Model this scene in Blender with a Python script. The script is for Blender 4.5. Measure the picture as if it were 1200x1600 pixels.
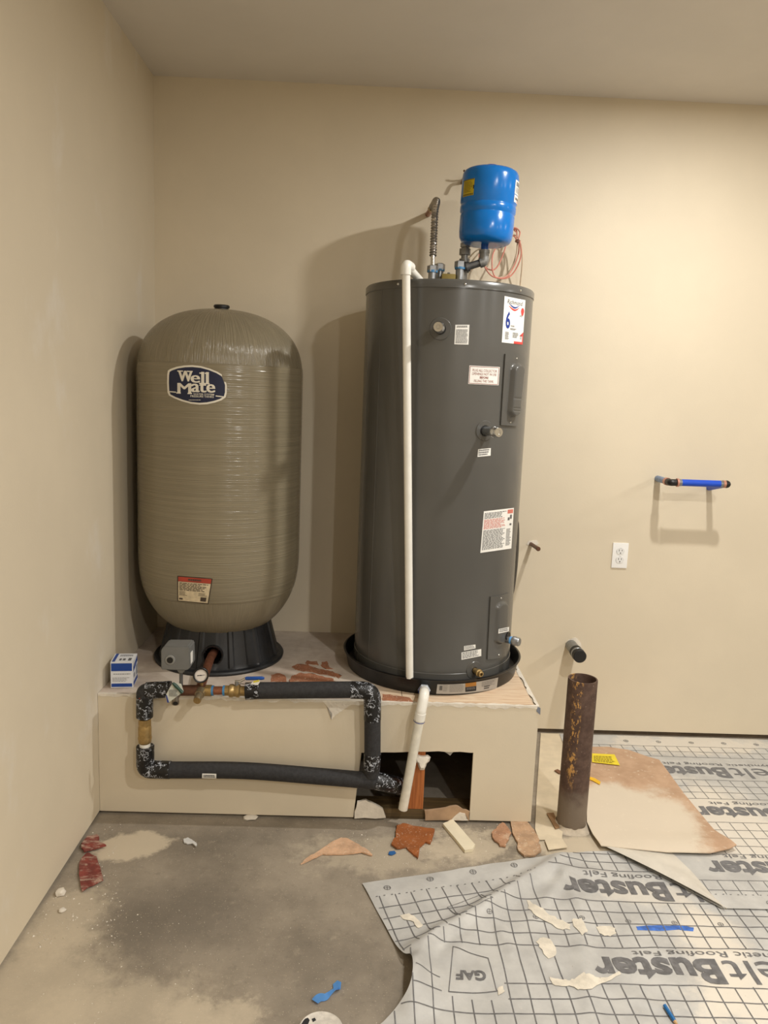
import bpy, bmesh, math, random
from mathutils import Vector, Matrix, noise
from mathutils.bvhtree import BVHTree

for o in list(bpy.data.objects):
    bpy.data.objects.remove(o)
SC = bpy.context.scene
COL = SC.collection
PI = math.pi

# ------------------------------------------------------------------ camera
F = 1200.0                                  # focal length in pixels of the 1200x1600 frame
YAW, PITCH, ROLL = 0.0248, 0.1549, 0.0390
CAM = Vector((0, 0, 1.53))
_f = Vector((math.sin(YAW) * math.cos(PITCH), math.cos(YAW) * math.cos(PITCH), -math.sin(PITCH)))
_r0 = Vector((math.cos(YAW), -math.sin(YAW), 0))
_u0 = _r0.cross(_f)
_r = math.cos(ROLL) * _r0 + math.sin(ROLL) * _u0
_u = -math.sin(ROLL) * _r0 + math.cos(ROLL) * _u0
cam = bpy.data.objects.new('camera', bpy.data.cameras.new('camera'))
COL.objects.link(cam)
cam.matrix_world = Matrix((( _r.x, _u.x, -_f.x, CAM.x), (_r.y, _u.y, -_f.y, CAM.y), (_r.z, _u.z, -_f.z, CAM.z), (0, 0, 0, 1)))
cam.data.sensor_fit = 'HORIZONTAL'
cam.data.sensor_width = 36
cam.data.lens = F / 1200 * 36
cam.data.clip_start = 0.02
SC.camera = cam

# ------------------------------------------------------------------ world, exposure
SC.view_settings.view_transform = 'Standard'
SC.view_settings.look = 'None'
SC.view_settings.gamma = 1
SC.view_settings.use_curve_mapping = False
SC.view_settings.exposure = 0.08
w = bpy.data.worlds.new('world'); SC.world = w
w.use_nodes = True
w.node_tree.nodes['Background'].inputs[0].default_value = (0.9, 0.95, 1, 1)
w.node_tree.nodes['Background'].inputs[1].default_value = 0.02

LIGHT_POWERS = [28.5, 38.0, 42.0, 18.0, 28.0, 32.0]
LIGHT_COLOR = (1.0, 0.975, 0.93)
LIGHT_SPOTS = [(1.25, 2.30), (1.25, 0.34), (1.25, -1.6), (4.1, 2.30), (4.1, 0.34), (4.1, -1.6)]

# room dimensions, metres
D, L, H = 3.338, 0.912, 2.750               # back wall, left wall, ceiling
YP, HP, XP = 2.570, 0.451, 0.640            # platform front, top, right side
XR, YF = 5.8, -3.0                          # right wall, wall behind the camera

# ------------------------------------------------------------------ pixels to places
def ray(x, y):
    return _f + ((x - 600) / F) * _r - ((y - 800) / F) * _u
def atY(x, y, Y):
    d = ray(x, y); return CAM + d * ((Y - CAM.y) / d.y)
def atZ(x, y, z=0.0):
    d = ray(x, y); return CAM + d * ((z - CAM.z) / d.z)
def cyl(x, y, c, r):
    d = ray(x, y); ox, oy = CAM.x - c[0], CAM.y - c[1]
    a = d.x * d.x + d.y * d.y; b = 2 * (ox * d.x + oy * d.y); k = ox * ox + oy * oy - r * r
    q = b * b - 4 * a * k
    t = (-b - math.sqrt(max(q, 0))) / (2 * a)
    return CAM + d * t

# ------------------------------------------------------------------ materials
def lin(c):
    return tuple(((v / 255) / 12.92 if v / 255 <= 0.04045 else ((v / 255 + 0.055) / 1.055) ** 2.4) for v in c) + (1,)
def newmat(name):
    m = bpy.data.materials.new(name); m.use_nodes = True
    nt = m.node_tree; b = nt.nodes['Principled BSDF']
    return m, nt, b
def N(nt, typ, **kw):
    n = nt.nodes.new(typ)
    for k, v in kw.items():
        if k.startswith('i_'):
            n.inputs[k[2:].replace('_', ' ')].default_value = v
        else:
            setattr(n, k, v)
    return n
def coords(nt, scale=(1, 1, 1), loc=(0, 0, 0), rot=(0, 0, 0)):
    tc = N(nt, 'ShaderNodeTexCoord'); mp = N(nt, 'ShaderNodeMapping')
    mp.inputs['Scale'].default_value = scale; mp.inputs['Location'].default_value = loc; mp.inputs['Rotation'].default_value = rot
    nt.links.new(tc.outputs['Object'], mp.inputs['Vector'])
    return mp.outputs['Vector']
def nz(nt, scale, detail=4, rough=0.55, vec=None, dist=0.0):
    n = N(nt, 'ShaderNodeTexNoise'); n.inputs['Scale'].default_value = scale; n.inputs['Detail'].default_value = detail
    n.inputs['Roughness'].default_value = rough; n.inputs['Distortion'].default_value = dist
    nt.links.new(vec if vec is not None else coords(nt), n.inputs['Vector'])
    return n.outputs['Fac']
def ramp(nt, fac, a, b):
    n = N(nt, 'ShaderNodeMapRange', interpolation_type='SMOOTHSTEP')
    n.inputs['From Min'].default_value = a; n.inputs['From Max'].default_value = b
    nt.links.new(fac, n.inputs['Value']); return n.outputs['Result']
def mix(nt, fac, a, b):
    n = N(nt, 'ShaderNodeMix', data_type='RGBA')
    for s, v in ((n.inputs[0], fac), (n.inputs[6], a), (n.inputs[7], b)):
        if hasattr(v, 'is_output') or isinstance(v, bpy.types.NodeSocket): nt.links.new(v, s)
        else: s.default_value = v
    return n.outputs[2]
def mth(nt, op, a, b=0.0):
    n = N(nt, 'ShaderNodeMath', operation=op)
    for s, v in ((n.inputs[0], a), (n.inputs[1], b)):
        if isinstance(v, bpy.types.NodeSocket): nt.links.new(v, s)
        else: s.default_value = v
    return n.outputs[0]
def bump(nt, b, height, strength=0.2, dist=0.01):
    n = N(nt, 'ShaderNodeBump'); n.inputs['Strength'].default_value = strength; n.inputs['Distance'].default_value = dist
    nt.links.new(height, n.inputs['Height']); nt.links.new(n.outputs['Normal'], b.inputs['Normal'])
MATS = {}
def M(name, rgb=(128, 128, 128), rough=0.6, metal=0.0, var=0.12, vscale=18, bmp=0.0, bscale=120, spec=0.5):
    if name in MATS: return MATS[name]
    m, nt, b = newmat(name)
    c = lin(rgb)
    if var > 0:
        f = ramp(nt, nz(nt, vscale, 5), 0.3, 0.7)
        lo = tuple(x * (1 - var) for x in c[:3]) + (1,); hi = tuple(min(1, x * (1 + var)) for x in c[:3]) + (1,)
        nt.links.new(mix(nt, f, lo, hi), b.inputs['Base Color'])
    else:
        b.inputs['Base Color'].default_value = c
    b.inputs['Roughness'].default_value = rough; b.inputs['Metallic'].default_value = metal
    b.inputs['Specular IOR Level'].default_value = spec
    if bmp > 0: bump(nt, b, nz(nt, bscale, 3), bmp, 0.004)
    MATS[name] = m
    return m

def blob(nt, cx, cy, rx, ry, soft=0.6, nscale=6.0, namp=0.5, rot=0.0):
    """soft-edged stain of its own shape on the floor, around (cx, cy)"""
    v = coords(nt)
    sub = N(nt, 'ShaderNodeVectorMath', operation='SUBTRACT'); nt.links.new(v, sub.inputs[0]); sub.inputs[1].default_value = (cx, cy, 0)
    mp = N(nt, 'ShaderNodeMapping'); mp.inputs['Rotation'].default_value = (0, 0, -rot); nt.links.new(sub.outputs[0], mp.inputs['Vector'])
    sc = N(nt, 'ShaderNodeVectorMath', operation='MULTIPLY'); nt.links.new(mp.outputs[0], sc.inputs[0]); sc.inputs[1].default_value = (1 / rx, 1 / ry, 0)
    ln = N(nt, 'ShaderNodeVectorMath', operation='LENGTH'); nt.links.new(sc.outputs[0], ln.inputs[0])
    n = nz(nt, nscale, 7, 0.7, dist=0.12)
    k = mth(nt, 'ADD', ln.outputs['Value'], mth(nt, 'MULTIPLY', mth(nt, 'SUBTRACT', n, 0.5), namp * 4))
    return ramp(nt, k, 1 + soft * 0.5, 1 - soft * 0.5)

def wall_material(name, rgb, bm=0.10):
    m, nt, b = newmat(name)
    c = lin(rgb)
    f = ramp(nt, nz(nt, 1.6, 5, 0.6), 0.35, 0.7)
    a = mix(nt, f, tuple(x * 0.965 for x in c[:3]) + (1,), tuple(x * 1.03 for x in c[:3]) + (1,))
    nt.links.new(a, b.inputs['Base Color'])
    b.inputs['Roughness'].default_value = 0.62
    h = mth(nt, 'ADD', mth(nt, 'MULTIPLY', nz(nt, 150, 3), 0.35), mth(nt, 'MULTIPLY', nz(nt, 5, 4), 1.0))
    bump(nt, b, h, bm, 0.006)
    return m
MAT_WALL = wall_material('beige wall paint', (218, 206, 183))
def left_wall_material():
    m, nt, b = newmat('skimmed wall paint')
    c = lin((218, 206, 183))
    a = mix(nt, ramp(nt, nz(nt, 1.6, 5, 0.6), 0.35, 0.7), tuple(x * 0.97 for x in c[:3]) + (1,), tuple(x * 1.03 for x in c[:3]) + (1,))
    sk = ramp(nt, nz(nt, 3.2, 6, 0.62, coords(nt, (1, 1, 0.6), (0, 0.4, 0))), 0.56, 0.70)
    a = mix(nt, mth(nt, 'MULTIPLY', sk, 0.5), a, lin((226, 220, 210)))
    nt.links.new(a, b.inputs['Base Color']); b.inputs['Roughness'].default_value = 0.62
    bump(nt, b, mth(nt, 'ADD', mth(nt, 'MULTIPLY', nz(nt, 150, 3), 0.35), nz(nt, 5, 4)), 0.14, 0.006)
    return m
MAT_LEFT = left_wall_material()
MAT_CEIL = wall_material('ceiling paint', (222, 216, 207))

def concrete():
    m, nt, b = newmat('stained concrete')
    base = mix(nt, ramp(nt, nz(nt, 3.0, 7, 0.62), 0.3, 0.7), lin((124, 115, 102)), lin((158, 147, 131)))
    base = mix(nt, mth(nt, 'MULTIPLY', ramp(nt, nz(nt, 40, 5, 0.7), 0.52, 0.75), 0.35), base, lin((92, 86, 78)))
    dk = atZ(250, 1440); base = mix(nt, mth(nt, 'MULTIPLY', blob(nt, dk.x, dk.y, 0.24, 0.16, 1.1, 7, 0.28, 0.3), 0.5), base, lin((98, 91, 82)))
    dust = lin((208, 194, 170))
    def add(px, py, rx, ry, k, **kw):
        nonlocal base
        g = atZ(px, py); base = mix(nt, mth(nt, 'MULTIPLY', blob(nt, g.x, g.y, rx, ry, **kw), k), base, dust)
    add(205, 1322, 0.12, 0.075, 0.85, soft=0.35, nscale=9, namp=0.45, rot=0.3)
    add(40, 1560, 0.20, 0.22, 0.6, soft=1.0, nscale=12, namp=0.45)
    add(200, 1590, 0.24, 0.12, 0.5, soft=1.0, nscale=14, namp=0.55)
    add(100, 1440, 0.10, 0.16, 0.6, soft=1.0, nscale=16, namp=0.5)
    add(600, 1335, 0.25, 0.10, 0.42, soft=0.9, nscale=14, namp=0.8)
    add(730, 1320, 0.16, 0.09, 0.55, soft=0.8, nscale=18, namp=0.8)
    add(330, 1590, 0.12, 0.06, 0.4, soft=0.8, nscale=14, namp=0.8)
    add(905, 1325, 0.16, 0.07, 0.75, soft=0.6, nscale=14, namp=0.4)
    base = mix(nt, mth(nt, 'MULTIPLY', ramp(nt, nz(nt, 16, 8, 0.75), 0.55, 0.75), 0.28), base, dust)
    sp = ramp(nt, nz(nt, 210, 2, 0.5), 0.66, 0.71)
    base = mix(nt, mth(nt, 'MULTIPLY', sp, 0.55), base, dust)
    nt.links.new(base, b.inputs['Base Color'])
    nt.links.new(mth(nt, 'ADD', mth(nt, 'MULTIPLY', nz(nt, 4, 4), 0.3), 0.48), b.inputs['Roughness'])
    bump(nt, b, nz(nt, 70, 6, 0.7), 0.18, 0.004)
    return m
MAT_CONC = concrete()

def emit_mat(name, col, k):
    m, nt, b = newmat(name)
    b.inputs['Emission Color'].default_value = col + (1,); b.inputs['Emission Strength'].default_value = k
    b.inputs['Base Color'].default_value = (0.9, 0.9, 0.9, 1)
    return m

def tank_material(name, kind):
    m, nt, b = newmat(name)
    if kind == 'wind':
        v1 = coords(nt, (3, 3, 170)); v2 = coords(nt, (2.5, 2.5, 110))
        a = nz(nt, 1.0, 3, 0.6, v1); c2 = nz(nt, 1.0, 4, 0.6, v2)
        hgt = mth(nt, 'ADD', a, mth(nt, 'MULTIPLY', c2, 0.5))
        st, ds = 0.25, 0.002
    else:
        tc = N(nt, 'ShaderNodeTexCoord'); sp = N(nt, 'ShaderNodeSeparateXYZ'); nt.links.new(tc.outputs['Object'], sp.inputs[0])
        dx = mth(nt, 'SUBTRACT', sp.outputs[0], TANK[0]); dy = mth(nt, 'SUBTRACT', sp.outputs[1], TANK[1])
        ang = mth(nt, 'ARCTAN2', dx, mth(nt, 'MULTIPLY', dy, -1.0))
        cb = N(nt, 'ShaderNodeCombineXYZ'); nt.links.new(mth(nt, 'MULTIPLY', ang, 26.0), cb.inputs[0]); nt.links.new(mth(nt, 'MULTIPLY', sp.outputs[2], 7.0), cb.inputs[1])
        a = nz(nt, 1.6, 4, 0.65, cb.outputs[0], 0.5); hgt = a; c2 = a
        st, ds = (0.8 if kind == 'dome' else 0.2), 0.006
    c = lin((134, 125, 104))
    f = ramp(nt, c2, 0.35, 0.7)
    nt.links.new(mix(nt, f, tuple(x * 0.92 for x in c[:3]) + (1,), tuple(x * 1.07 for x in c[:3]) + (1,)), b.inputs['Base Color'])
    b.inputs['Roughness'].default_value = 0.19 if kind != 'low' else 0.38
    bump(nt, b, hgt, st, ds)
    return m

def wrap_material():
    m, nt, b = newmat('black printed pipe tape')
    v = coords(nt, (1, 1, 1), rot=(0.3, 0.5, 0.6))
    n = N(nt, 'ShaderNodeTexVoronoi', feature='DISTANCE_TO_EDGE'); n.inputs['Scale'].default_value = 95
    wv = N(nt, 'ShaderNodeVectorMath', operation='ADD'); nt.links.new(v, wv.inputs[0])
    nn = N(nt, 'ShaderNodeTexNoise'); nn.inputs['Scale'].default_value = 40; nt.links.new(v, nn.inputs['Vector'])
    scl = N(nt, 'ShaderNodeVectorMath', operation='SCALE'); nt.links.new(nn.outputs['Color'], scl.inputs[0]); scl.inputs['Scale'].default_value = 0.03
    nt.links.new(scl.outputs[0], wv.inputs[1]); nt.links.new(wv.outputs[0], n.inputs['Vector'])
    line = ramp(nt, n.outputs['Distance'], 0.075, 0.035)
    gate = ramp(nt, nz(nt, 60, 2, 0.5), 0.50, 0.56)
    k = mth(nt, 'MULTIPLY', line, gate)
    nt.links.new(mix(nt, k, lin((13, 13, 15)), lin((190, 195, 205))), b.inputs['Base Color'])
    b.inputs['Roughness'].default_value = 0.38
    bump(nt, b, nz(nt, 55, 4, 0.6), 0.5, 0.006)
    return m

def wood(name, a, bcol, sc=(1, 60, 60), dist=1.2):
    m, nt, b = newmat(name)
    f = ramp(nt, nz(nt, 1.4, 5, 0.6, coords(nt, sc), dist), 0.3, 0.7)
    nt.links.new(mix(nt, f, lin(a), lin(bcol)), b.inputs['Base Color'])
    b.inputs['Roughness'].default_value = 0.7
    bump(nt, b, f, 0.15, 0.002)
    return m

def rust():
    m, nt, b = newmat('rusty steel')
    z = N(nt, 'ShaderNodeSeparateXYZ'); nt.links.new(coords(nt), z.inputs[0])
    base = mix(nt, ramp(nt, nz(nt, 30, 6, 0.7), 0.35, 0.7), lin((74, 54, 45)), lin((100, 78, 66)))
    low = ramp(nt, mth(nt, 'ADD', z.outputs[2], mth(nt, 'MULTIPLY', nz(nt, 25, 4), 0.10)), 0.23, 0.13)
    base = mix(nt, low, base, lin((121, 108, 94)))
    sx = blob1(nt, z.outputs[0], PIPE[0] - 0.026, 0.013)
    sp = ramp(nt, nz(nt, 75, 4, 0.6, coords(nt, (1.3, 1, 0.55))), 0.52, 0.60)
    up = ramp(nt, z.outputs[2], 0.14, 0.26)
    base = mix(nt, mth(nt, 'MULTIPLY', mth(nt, 'MULTIPLY', sp, sx), up), base, lin((200, 152, 84)))
    fl = ramp(nt, nz(nt, 120, 2, 0.5), 0.71, 0.75)
    base = mix(nt, mth(nt, 'MULTIPLY', fl, 0.6), base, lin((180, 165, 150)))
    nt.links.new(base, b.inputs['Base Color']); b.inputs['Roughness'].default_value = 0.62; b.inputs['Metallic'].default_value = 0.15
    bump(nt, b, nz(nt, 90, 4), 0.25, 0.003)
    return m
def blob1(nt, val, c, r):
    d = mth(nt, 'ABSOLUTE', mth(nt, 'SUBTRACT', val, c)); return ramp(nt, d, r * 1.5, r * 0.5)

def felt_material():
    m, nt, b = newmat('grey roofing felt')
    base = mix(nt, ramp(nt, nz(nt, 9, 5, 0.6), 0.3, 0.7), lin((176, 175, 172)), lin((196, 195, 191)))
    def add(px, py, rx, ry, k, **kw):
        nonlocal base
        g = atZ(px, py); base = mix(nt, mth(nt, 'MULTIPLY', blob(nt, g.x, g.y, rx, ry, **kw), k), base, lin((223, 215, 201)))
    add(1110, 1470, 0.09, 0.14, 0.85, soft=0.8, nscale=9, namp=0.5)
    add(1185, 1565, 0.16, 0.10, 0.9, soft=0.8, nscale=8, namp=0.5)
    add(1130, 1560, 0.12, 0.04, 0.8, soft=0.6, nscale=14, namp=0.6, rot=0.8)
    add(1130, 1285, 0.22, 0.25, 0.8, soft=0.9, nscale=6, namp=0.6)
    add(1080, 1165, 0.35, 0.09, 0.75, soft=0.7, nscale=9, namp=0.7)
    add(1010, 1400, 0.14, 0.05, 0.5, soft=0.8, nscale=12, namp=0.6)
    nt.links.new(base, b.inputs['Base Color']); b.inputs['Roughness'].default_value = 0.48
    bump(nt, b, nz(nt, 260, 2), 0.12, 0.001)
    return m

# ------------------------------------------------------------------ mesh helpers
STUFF = {'sticker_print', 'sticker_red', 'sticker_numeral', 'label_print', 'tag_print', 'note_print', 'front_print', 'side_print', 'top_print', 'dial_marks', 'badge_lettering', 'notice_text', 'notice_border', 'printed_grid', 'lid_print'}   # print too fine to pick apart
def B(): return bmesh.new()
def obj(name, bm, mat, parent=None, smooth=True, angle=40):
    me = bpy.data.meshes.new(name)
    bmesh.ops.recalc_face_normals(bm, faces=bm.faces)
    bm.to_mesh(me); bm.free()
    for m in (mat if isinstance(mat, (list, tuple)) else [mat]): me.materials.append(m)
    if smooth and len(me.polygons):
        me.polygons.foreach_set('use_smooth', [True] * len(me.polygons))
        me.set_sharp_from_angle(angle=math.radians(angle))
    o = bpy.data.objects.new(name, me); COL.objects.link(o)
    if name in STUFF: o['kind'] = 'stuff'
    if parent is not None:
        o.parent = parent
        if parent.parent is None: o.location = -parent.location
    return o
def tag(o, label=None, cat=None, group=None, kind=None):
    if label: o['label'] = label
    if cat: o['category'] = cat
    if group: o['group'] = group
    if kind: o['kind'] = kind
    return o
def thing(name, loc, label, cat, group=None):
    o = bpy.data.objects.new(name, None); COL.objects.link(o); o.location = Vector(loc); o.empty_display_size = 0.05
    return tag(o, label, cat, group)
def solo(name, bm, mat, label, cat, group=None, **kw):
    return tag(obj(name, bm, mat, None, **kw), label, cat, group)
def struct(name, bm, mat, label=None, parent=None):
    o = obj(name, bm, mat, parent, smooth=False)
    if parent is None: o['kind'] = 'structure'
    if label: o['label'] = label
    return o
def box(bm, x0, x1, y0, y1, z0, z1, bev=0.0, mtx=None):
    vs = [bm.verts.new((x, y, z)) for x in (x0, x1) for y in (y0, y1) for z in (z0, z1)]
    fs = [bm.faces.new([vs[i] for i in q]) for q in ((0, 1, 3, 2), (4, 6, 7, 5), (0, 4, 5, 1), (2, 3, 7, 6), (0, 2, 6, 4), (1, 5, 7, 3))]
    if bev > 0:
        es = list({e for f in fs for e in f.edges})
        r = bmesh.ops.bevel(bm, geom=es, offset=bev, segments=2, affect='EDGES', profile=0.7)
        vs = list({v for f in r['faces'] for v in f.verts} | {v for v in vs if v.is_valid})
    if mtx is not None:
        for v in vs: v.co = mtx @ v.co
    return bm
def frame(axis, up=Vector((0, 0, 1))):
    a = Vector(axis).normalized()
    if abs(a.dot(up)) > 0.98: up = Vector((0, 1, 0))
    x = up.cross(a).normalized(); y = a.cross(x)
    return x, y, a
def lathe(bm, prof, c, axis=(0, 0, 1), seg=48, rfun=None, closed=False, a0=0.0):
    """revolve profile [(r, h)] about axis through c"""
    x, y, a = frame(axis); c = Vector(c)
    if abs(a.z) > 0.9999: x, y, a = Vector((1, 0, 0)), Vector((0, 1, 0)), Vector((0, 0, math.copysign(1, a.z)))
    rings = []
    for r, h in prof:
        if r < 1e-6: rings.append([bm.verts.new(c + a * h)])
        else:
            rg = []
            for k in range(seg):
                t = a0 + 2 * PI * k / seg
                rr = rfun(r, h, t) if rfun else r
                rg.append(bm.verts.new(c + a * h + x * rr * math.cos(t) + y * rr * math.sin(t)))
            rings.append(rg)
    pairs = list(zip(rings, rings[1:]))
    if closed: pairs.append((rings[-1], rings[0]))
    for p, q in pairs:
        for k in range(seg):
            k2 = (k + 1) % seg
            if len(p) == 1 and len(q) == 1: continue
            if len(p) == 1: bm.faces.new((p[0], q[k], q[k2]))
            elif len(q) == 1: bm.faces.new((p[k], p[k2], q[0]))
            else: bm.faces.new((p[k], p[k2], q[k2], q[k]))
    return bm
def rod(bm, p, q, r, seg=20, r2=None, bev=0.0):
    p, q = Vector(p), Vector(q); h = (q - p).length; r2 = r if r2 is None else r2
    if bev: prof = [(0, 0), (r - bev, 0), (r, bev), (r2, h - bev), (r2 - bev, h), (0, h)]
    else: prof = [(0, 0), (r, 0), (r2, h), (0, h)]
    return lathe(bm, prof, p, q - p, seg)
def catmull(pts, n=8):
    pts = [Vector(p) for p in pts]; out = []
    P = [2 * pts[0] - pts[1]] + pts + [2 * pts[-1] - pts[-2]]
    for i in range(1, len(P) - 2):
        a, b, c, d = P[i - 1:i + 3]
        for k in range(n):
            t = k / n
            out.append(0.5 * ((2 * b) + (c - a) * t + (2 * a - 5 * b + 4 * c - d) * t * t + (3 * b - 3 * c + d - a) * t ** 3))
    out.append(pts[-1]); return out
def arc_path(pts, rad, n=8):
    """polyline with rounded corners"""
    pts = [Vector(p) for p in pts]; out = [pts[0]]
    for i in range(1, len(pts) - 1):
        a, b, c = pts[i - 1:i + 2]
        d1, d2 = (a - b), (c - b); r = min(rad, d1.length * 0.49, d2.length * 0.49)
        s, e = b + d1.normalized() * r, b + d2.normalized() * r
        for k in range(n + 1):
            t = k / n; out.append((1 - t) ** 2 * s + 2 * t * (1 - t) * b + t * t * e)
    out.append(pts[-1]); return out
def tube(bm, pts, r, seg=16, caps=True):
    pts = [Vector(p) for p in pts]; n = len(pts)
    R = r if isinstance(r, (list, tuple)) else [r] * n
    tang = [(pts[min(i + 1, n - 1)] - pts[max(i - 1, 0)]).normalized() for i in range(n)]
    x, y, a = frame(tang[0]); rings = []
    for i in range(n):
        t = tang[i]; x = (x - t * x.dot(t))
        x = x.normalized() if x.length > 1e-6 else frame(t)[0]
        y = t.cross(x)
        rings.append([bm.verts.new(pts[i] + (x * math.cos(2 * PI * k / seg) + y * math.sin(2 * PI * k / seg)) * R[i]) for k in range(seg)])
    for p, q in zip(rings, rings[1:]):
        for k in range(seg): bm.faces.new((p[k], p[(k + 1) % seg], q[(k + 1) % seg], q[k]))
    if caps: bm.faces.new(rings[0]); bm.faces.new(rings[-1][::-1])
    return bm
def prism(bm, pts, d, back=None):
    """polygon of 3D points extruded by vector d"""
    a = [bm.verts.new(Vector(p)) for p in pts]; b = [bm.verts.new(Vector(p) + Vector(d)) for p in pts]
    n = len(a)
    f1 = bm.faces.new(a); f2 = bm.faces.new(b[::-1])
    for i in range(n): bm.faces.new((a[i], b[i], b[(i + 1) % n], a[(i + 1) % n]))
    bmesh.ops.triangulate(bm, faces=[f1, f2])
    return bm
# flat shapes drawn in 2D, then laid on a real surface by a mapping function
def poly2(bm, pts):
    f = bm.faces.new([bm.verts.new((p[0], p[1], 0)) for p in pts]); bmesh.ops.triangulate(bm, faces=[f])
def rect2(bm, x0, y0, x1, y1): poly2(bm, [(x0, y0), (x1, y0), (x1, y1), (x0, y1)])
def ring2(bm, cx, cy, r0, r1, n=20, sy=1.0):
    a = [bm.verts.new((cx + r0 * math.cos(2 * PI * k / n), cy + sy * r0 * math.sin(2 * PI * k / n), 0)) for k in range(n)]
    b = [bm.verts.new((cx + r1 * math.cos(2 * PI * k / n), cy + sy * r1 * math.sin(2 * PI * k / n), 0)) for k in range(n)]
    for k in range(n): bm.faces.new((a[k], a[(k + 1) % n], b[(k + 1) % n], b[k]))
_TXT = {}
def glyphs(s, off=0.0, shear=0.0):
    key = (s, off, shear)
    if key not in _TXT:
        cu = bpy.data.curves.new('tmp', 'FONT'); cu.body = s; cu.offset = off; cu.shear = shear; cu.resolution_u = 3; cu.fill_mode = 'FRONT'
        o = bpy.data.objects.new('tmp', cu); COL.objects.link(o)
        dg = bpy.context.evaluated_depsgraph_get(); dg.update()
        me = o.evaluated_get(dg).to_mesh()
        V = [v.co.copy() for v in me.vertices]; Fc = [tuple(p.vertices) for p in me.polygons]
        o.evaluated_get(dg).to_mesh_clear(); bpy.data.objects.remove(o); bpy.data.curves.remove(cu)
        x0, x1 = min(v.x for v in V), max(v.x for v in V); y0, y1 = min(v.y for v in V), max(v.y for v in V)
        V = [((v.x - x0) / (x1 - x0), (v.y - y0) / (y1 - y0)) for v in V]
        _TXT[key] = (V, Fc)
    return _TXT[key]
def text2(bm, s, quad, off=0.0, shear=0.0):
    """text laid into quad = (bottom-left, bottom-right, top-right, top-left) as read"""
    V, Fc = glyphs(s, off, shear); a, b, c, d = [Vector((q[0], q[1])) for q in quad]
    vs = []
    for u, v in V:
        p = a * (1 - u) * (1 - v) + b * u * (1 - v) + c * u * v + d * (1 - u) * v
        vs.append(bm.verts.new((p.x, p.y, 0)))
    for f in Fc:
        try: bm.faces.new([vs[i] for i in f])
        except ValueError: pass
def lay(bm, fn, maxlen=None, it=5):
    """subdivide the flat drawing, then put every vertex on the surface"""
    if maxlen:
        bmesh.ops.triangulate(bm, faces=bm.faces)
        for _ in range(it):
            es = [e for e in bm.edges if e.calc_length() > maxlen]
            if not es: break
            bmesh.ops.subdivide_edges(bm, edges=es, cuts=1, use_grid_fill=False)
            bmesh.ops.triangulate(bm, faces=[f for f in bm.faces if len(f.verts) > 3])
    for v in bm.verts: v.co = fn(v.co.x, v.co.y)
    return bm
def quadmap(q):
    """unit square (v downwards) to a quad TL, TR, BR, BL in 2D"""
    a, b, c, d = [Vector((p[0], p[1])) for p in q]
    return lambda u, v: (a * (1 - u) * (1 - v) + b * u * (1 - v) + c * u * v + d * (1 - u) * v)
def fine_print(bm, rows, x0, y0, x1, y1, rng, fill=0.55, ragged=0.3):
    """rows of word-sized bars: print too small to read"""
    h = (y1 - y0) / rows
    for i in range(rows):
        x = x0; end = x1 - (x1 - x0) * ragged * rng.random()
        while x < end:
            wd = (x1 - x0) * rng.uniform(0.05, 0.16); e = min(x + wd, end)
            rect2(bm, x, y0 + i * h, e, y0 + i * h + h * fill); x = e + (x1 - x0) * 0.025
RNG = random.Random(7)

# common materials
BLACK = M('black plastic', (16, 16, 17), 0.42, var=0.2)
BLACKR = M('black rubber', (20, 20, 21), 0.6, var=0.2, bmp=0.1)
WHITE = M('white label', (238, 237, 232), 0.5, var=0.03)
INK = M('dark ink', (35, 35, 38), 0.6, var=0)
INKG = M('grey ink', (118, 118, 120), 0.6, var=0)
REDI = M('red ink', (196, 52, 44), 0.6, var=0)
NAVY = M('navy ink', (14, 24, 58), 0.45, var=0.1)
BLUEI = M('blue ink', (20, 52, 140), 0.5, var=0.05)
STEEL = M('galvanised steel', (148, 151, 154), 0.36, 0.85, 0.12, 60)
CHROME = M('bright steel', (205, 205, 203), 0.22, 1.0, 0.05)
GREYIRON = M('grey iron', (138, 138, 136), 0.45, 0.55, 0.15, 60, 0.1)
BRASS = M('brass', (172, 146, 98), 0.36, 0.75, 0.15, 60)
COPPER = M('copper', (152, 100, 76), 0.38, 0.7, 0.2, 40)
COPPERD = M('dark copper', (106, 74, 58), 0.45, 0.6, 0.25, 30)
PVC = M('white pvc', (236, 234, 226), 0.33, var=0.04)
FOAM = M('black pipe foam', (44, 44, 46), 0.78, var=0.25, vscale=90, bmp=0.35, bscale=320)
BLUEP = M('blue plastic', (24, 84, 190), 0.4, var=0.06)
BLUETAPE = M('blue masking tape', (96, 160, 222), 0.6, var=0.08)
PLASTER = M('plaster', (224, 216, 202), 0.85, var=0.08, bmp=0.4, bscale=90)
KRAFT = M('brown drywall paper', (170, 128, 98), 0.85, var=0.14, vscale=22, bmp=0.2)
WRAP = wrap_material()

def flecked(name, rgb, var=0.2, k=0.6):
    if name in MATS: return MATS[name]
    m, nt, b = newmat(name); c = lin(rgb)
    base = mix(nt, ramp(nt, nz(nt, 26, 6, 0.65), 0.3, 0.7), tuple(x * (1 - var) for x in c[:3]) + (1,), tuple(min(1, x * (1 + var)) for x in c[:3]) + (1,))
    base = mix(nt, mth(nt, 'MULTIPLY', ramp(nt, nz(nt, 150, 3, 0.6), 0.62, 0.68), k), base, lin((226, 214, 194)))
    base = mix(nt, mth(nt, 'MULTIPLY', ramp(nt, nz(nt, 20, 5, 0.7), 0.56, 0.72), k * 0.6), base, lin((216, 198, 172)))
    nt.links.new(base, b.inputs['Base Color']); b.inputs['Roughness'].default_value = 0.75
    bump(nt, b, nz(nt, 60, 5, 0.7), 0.4, 0.003); MATS[name] = m; return m

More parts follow.
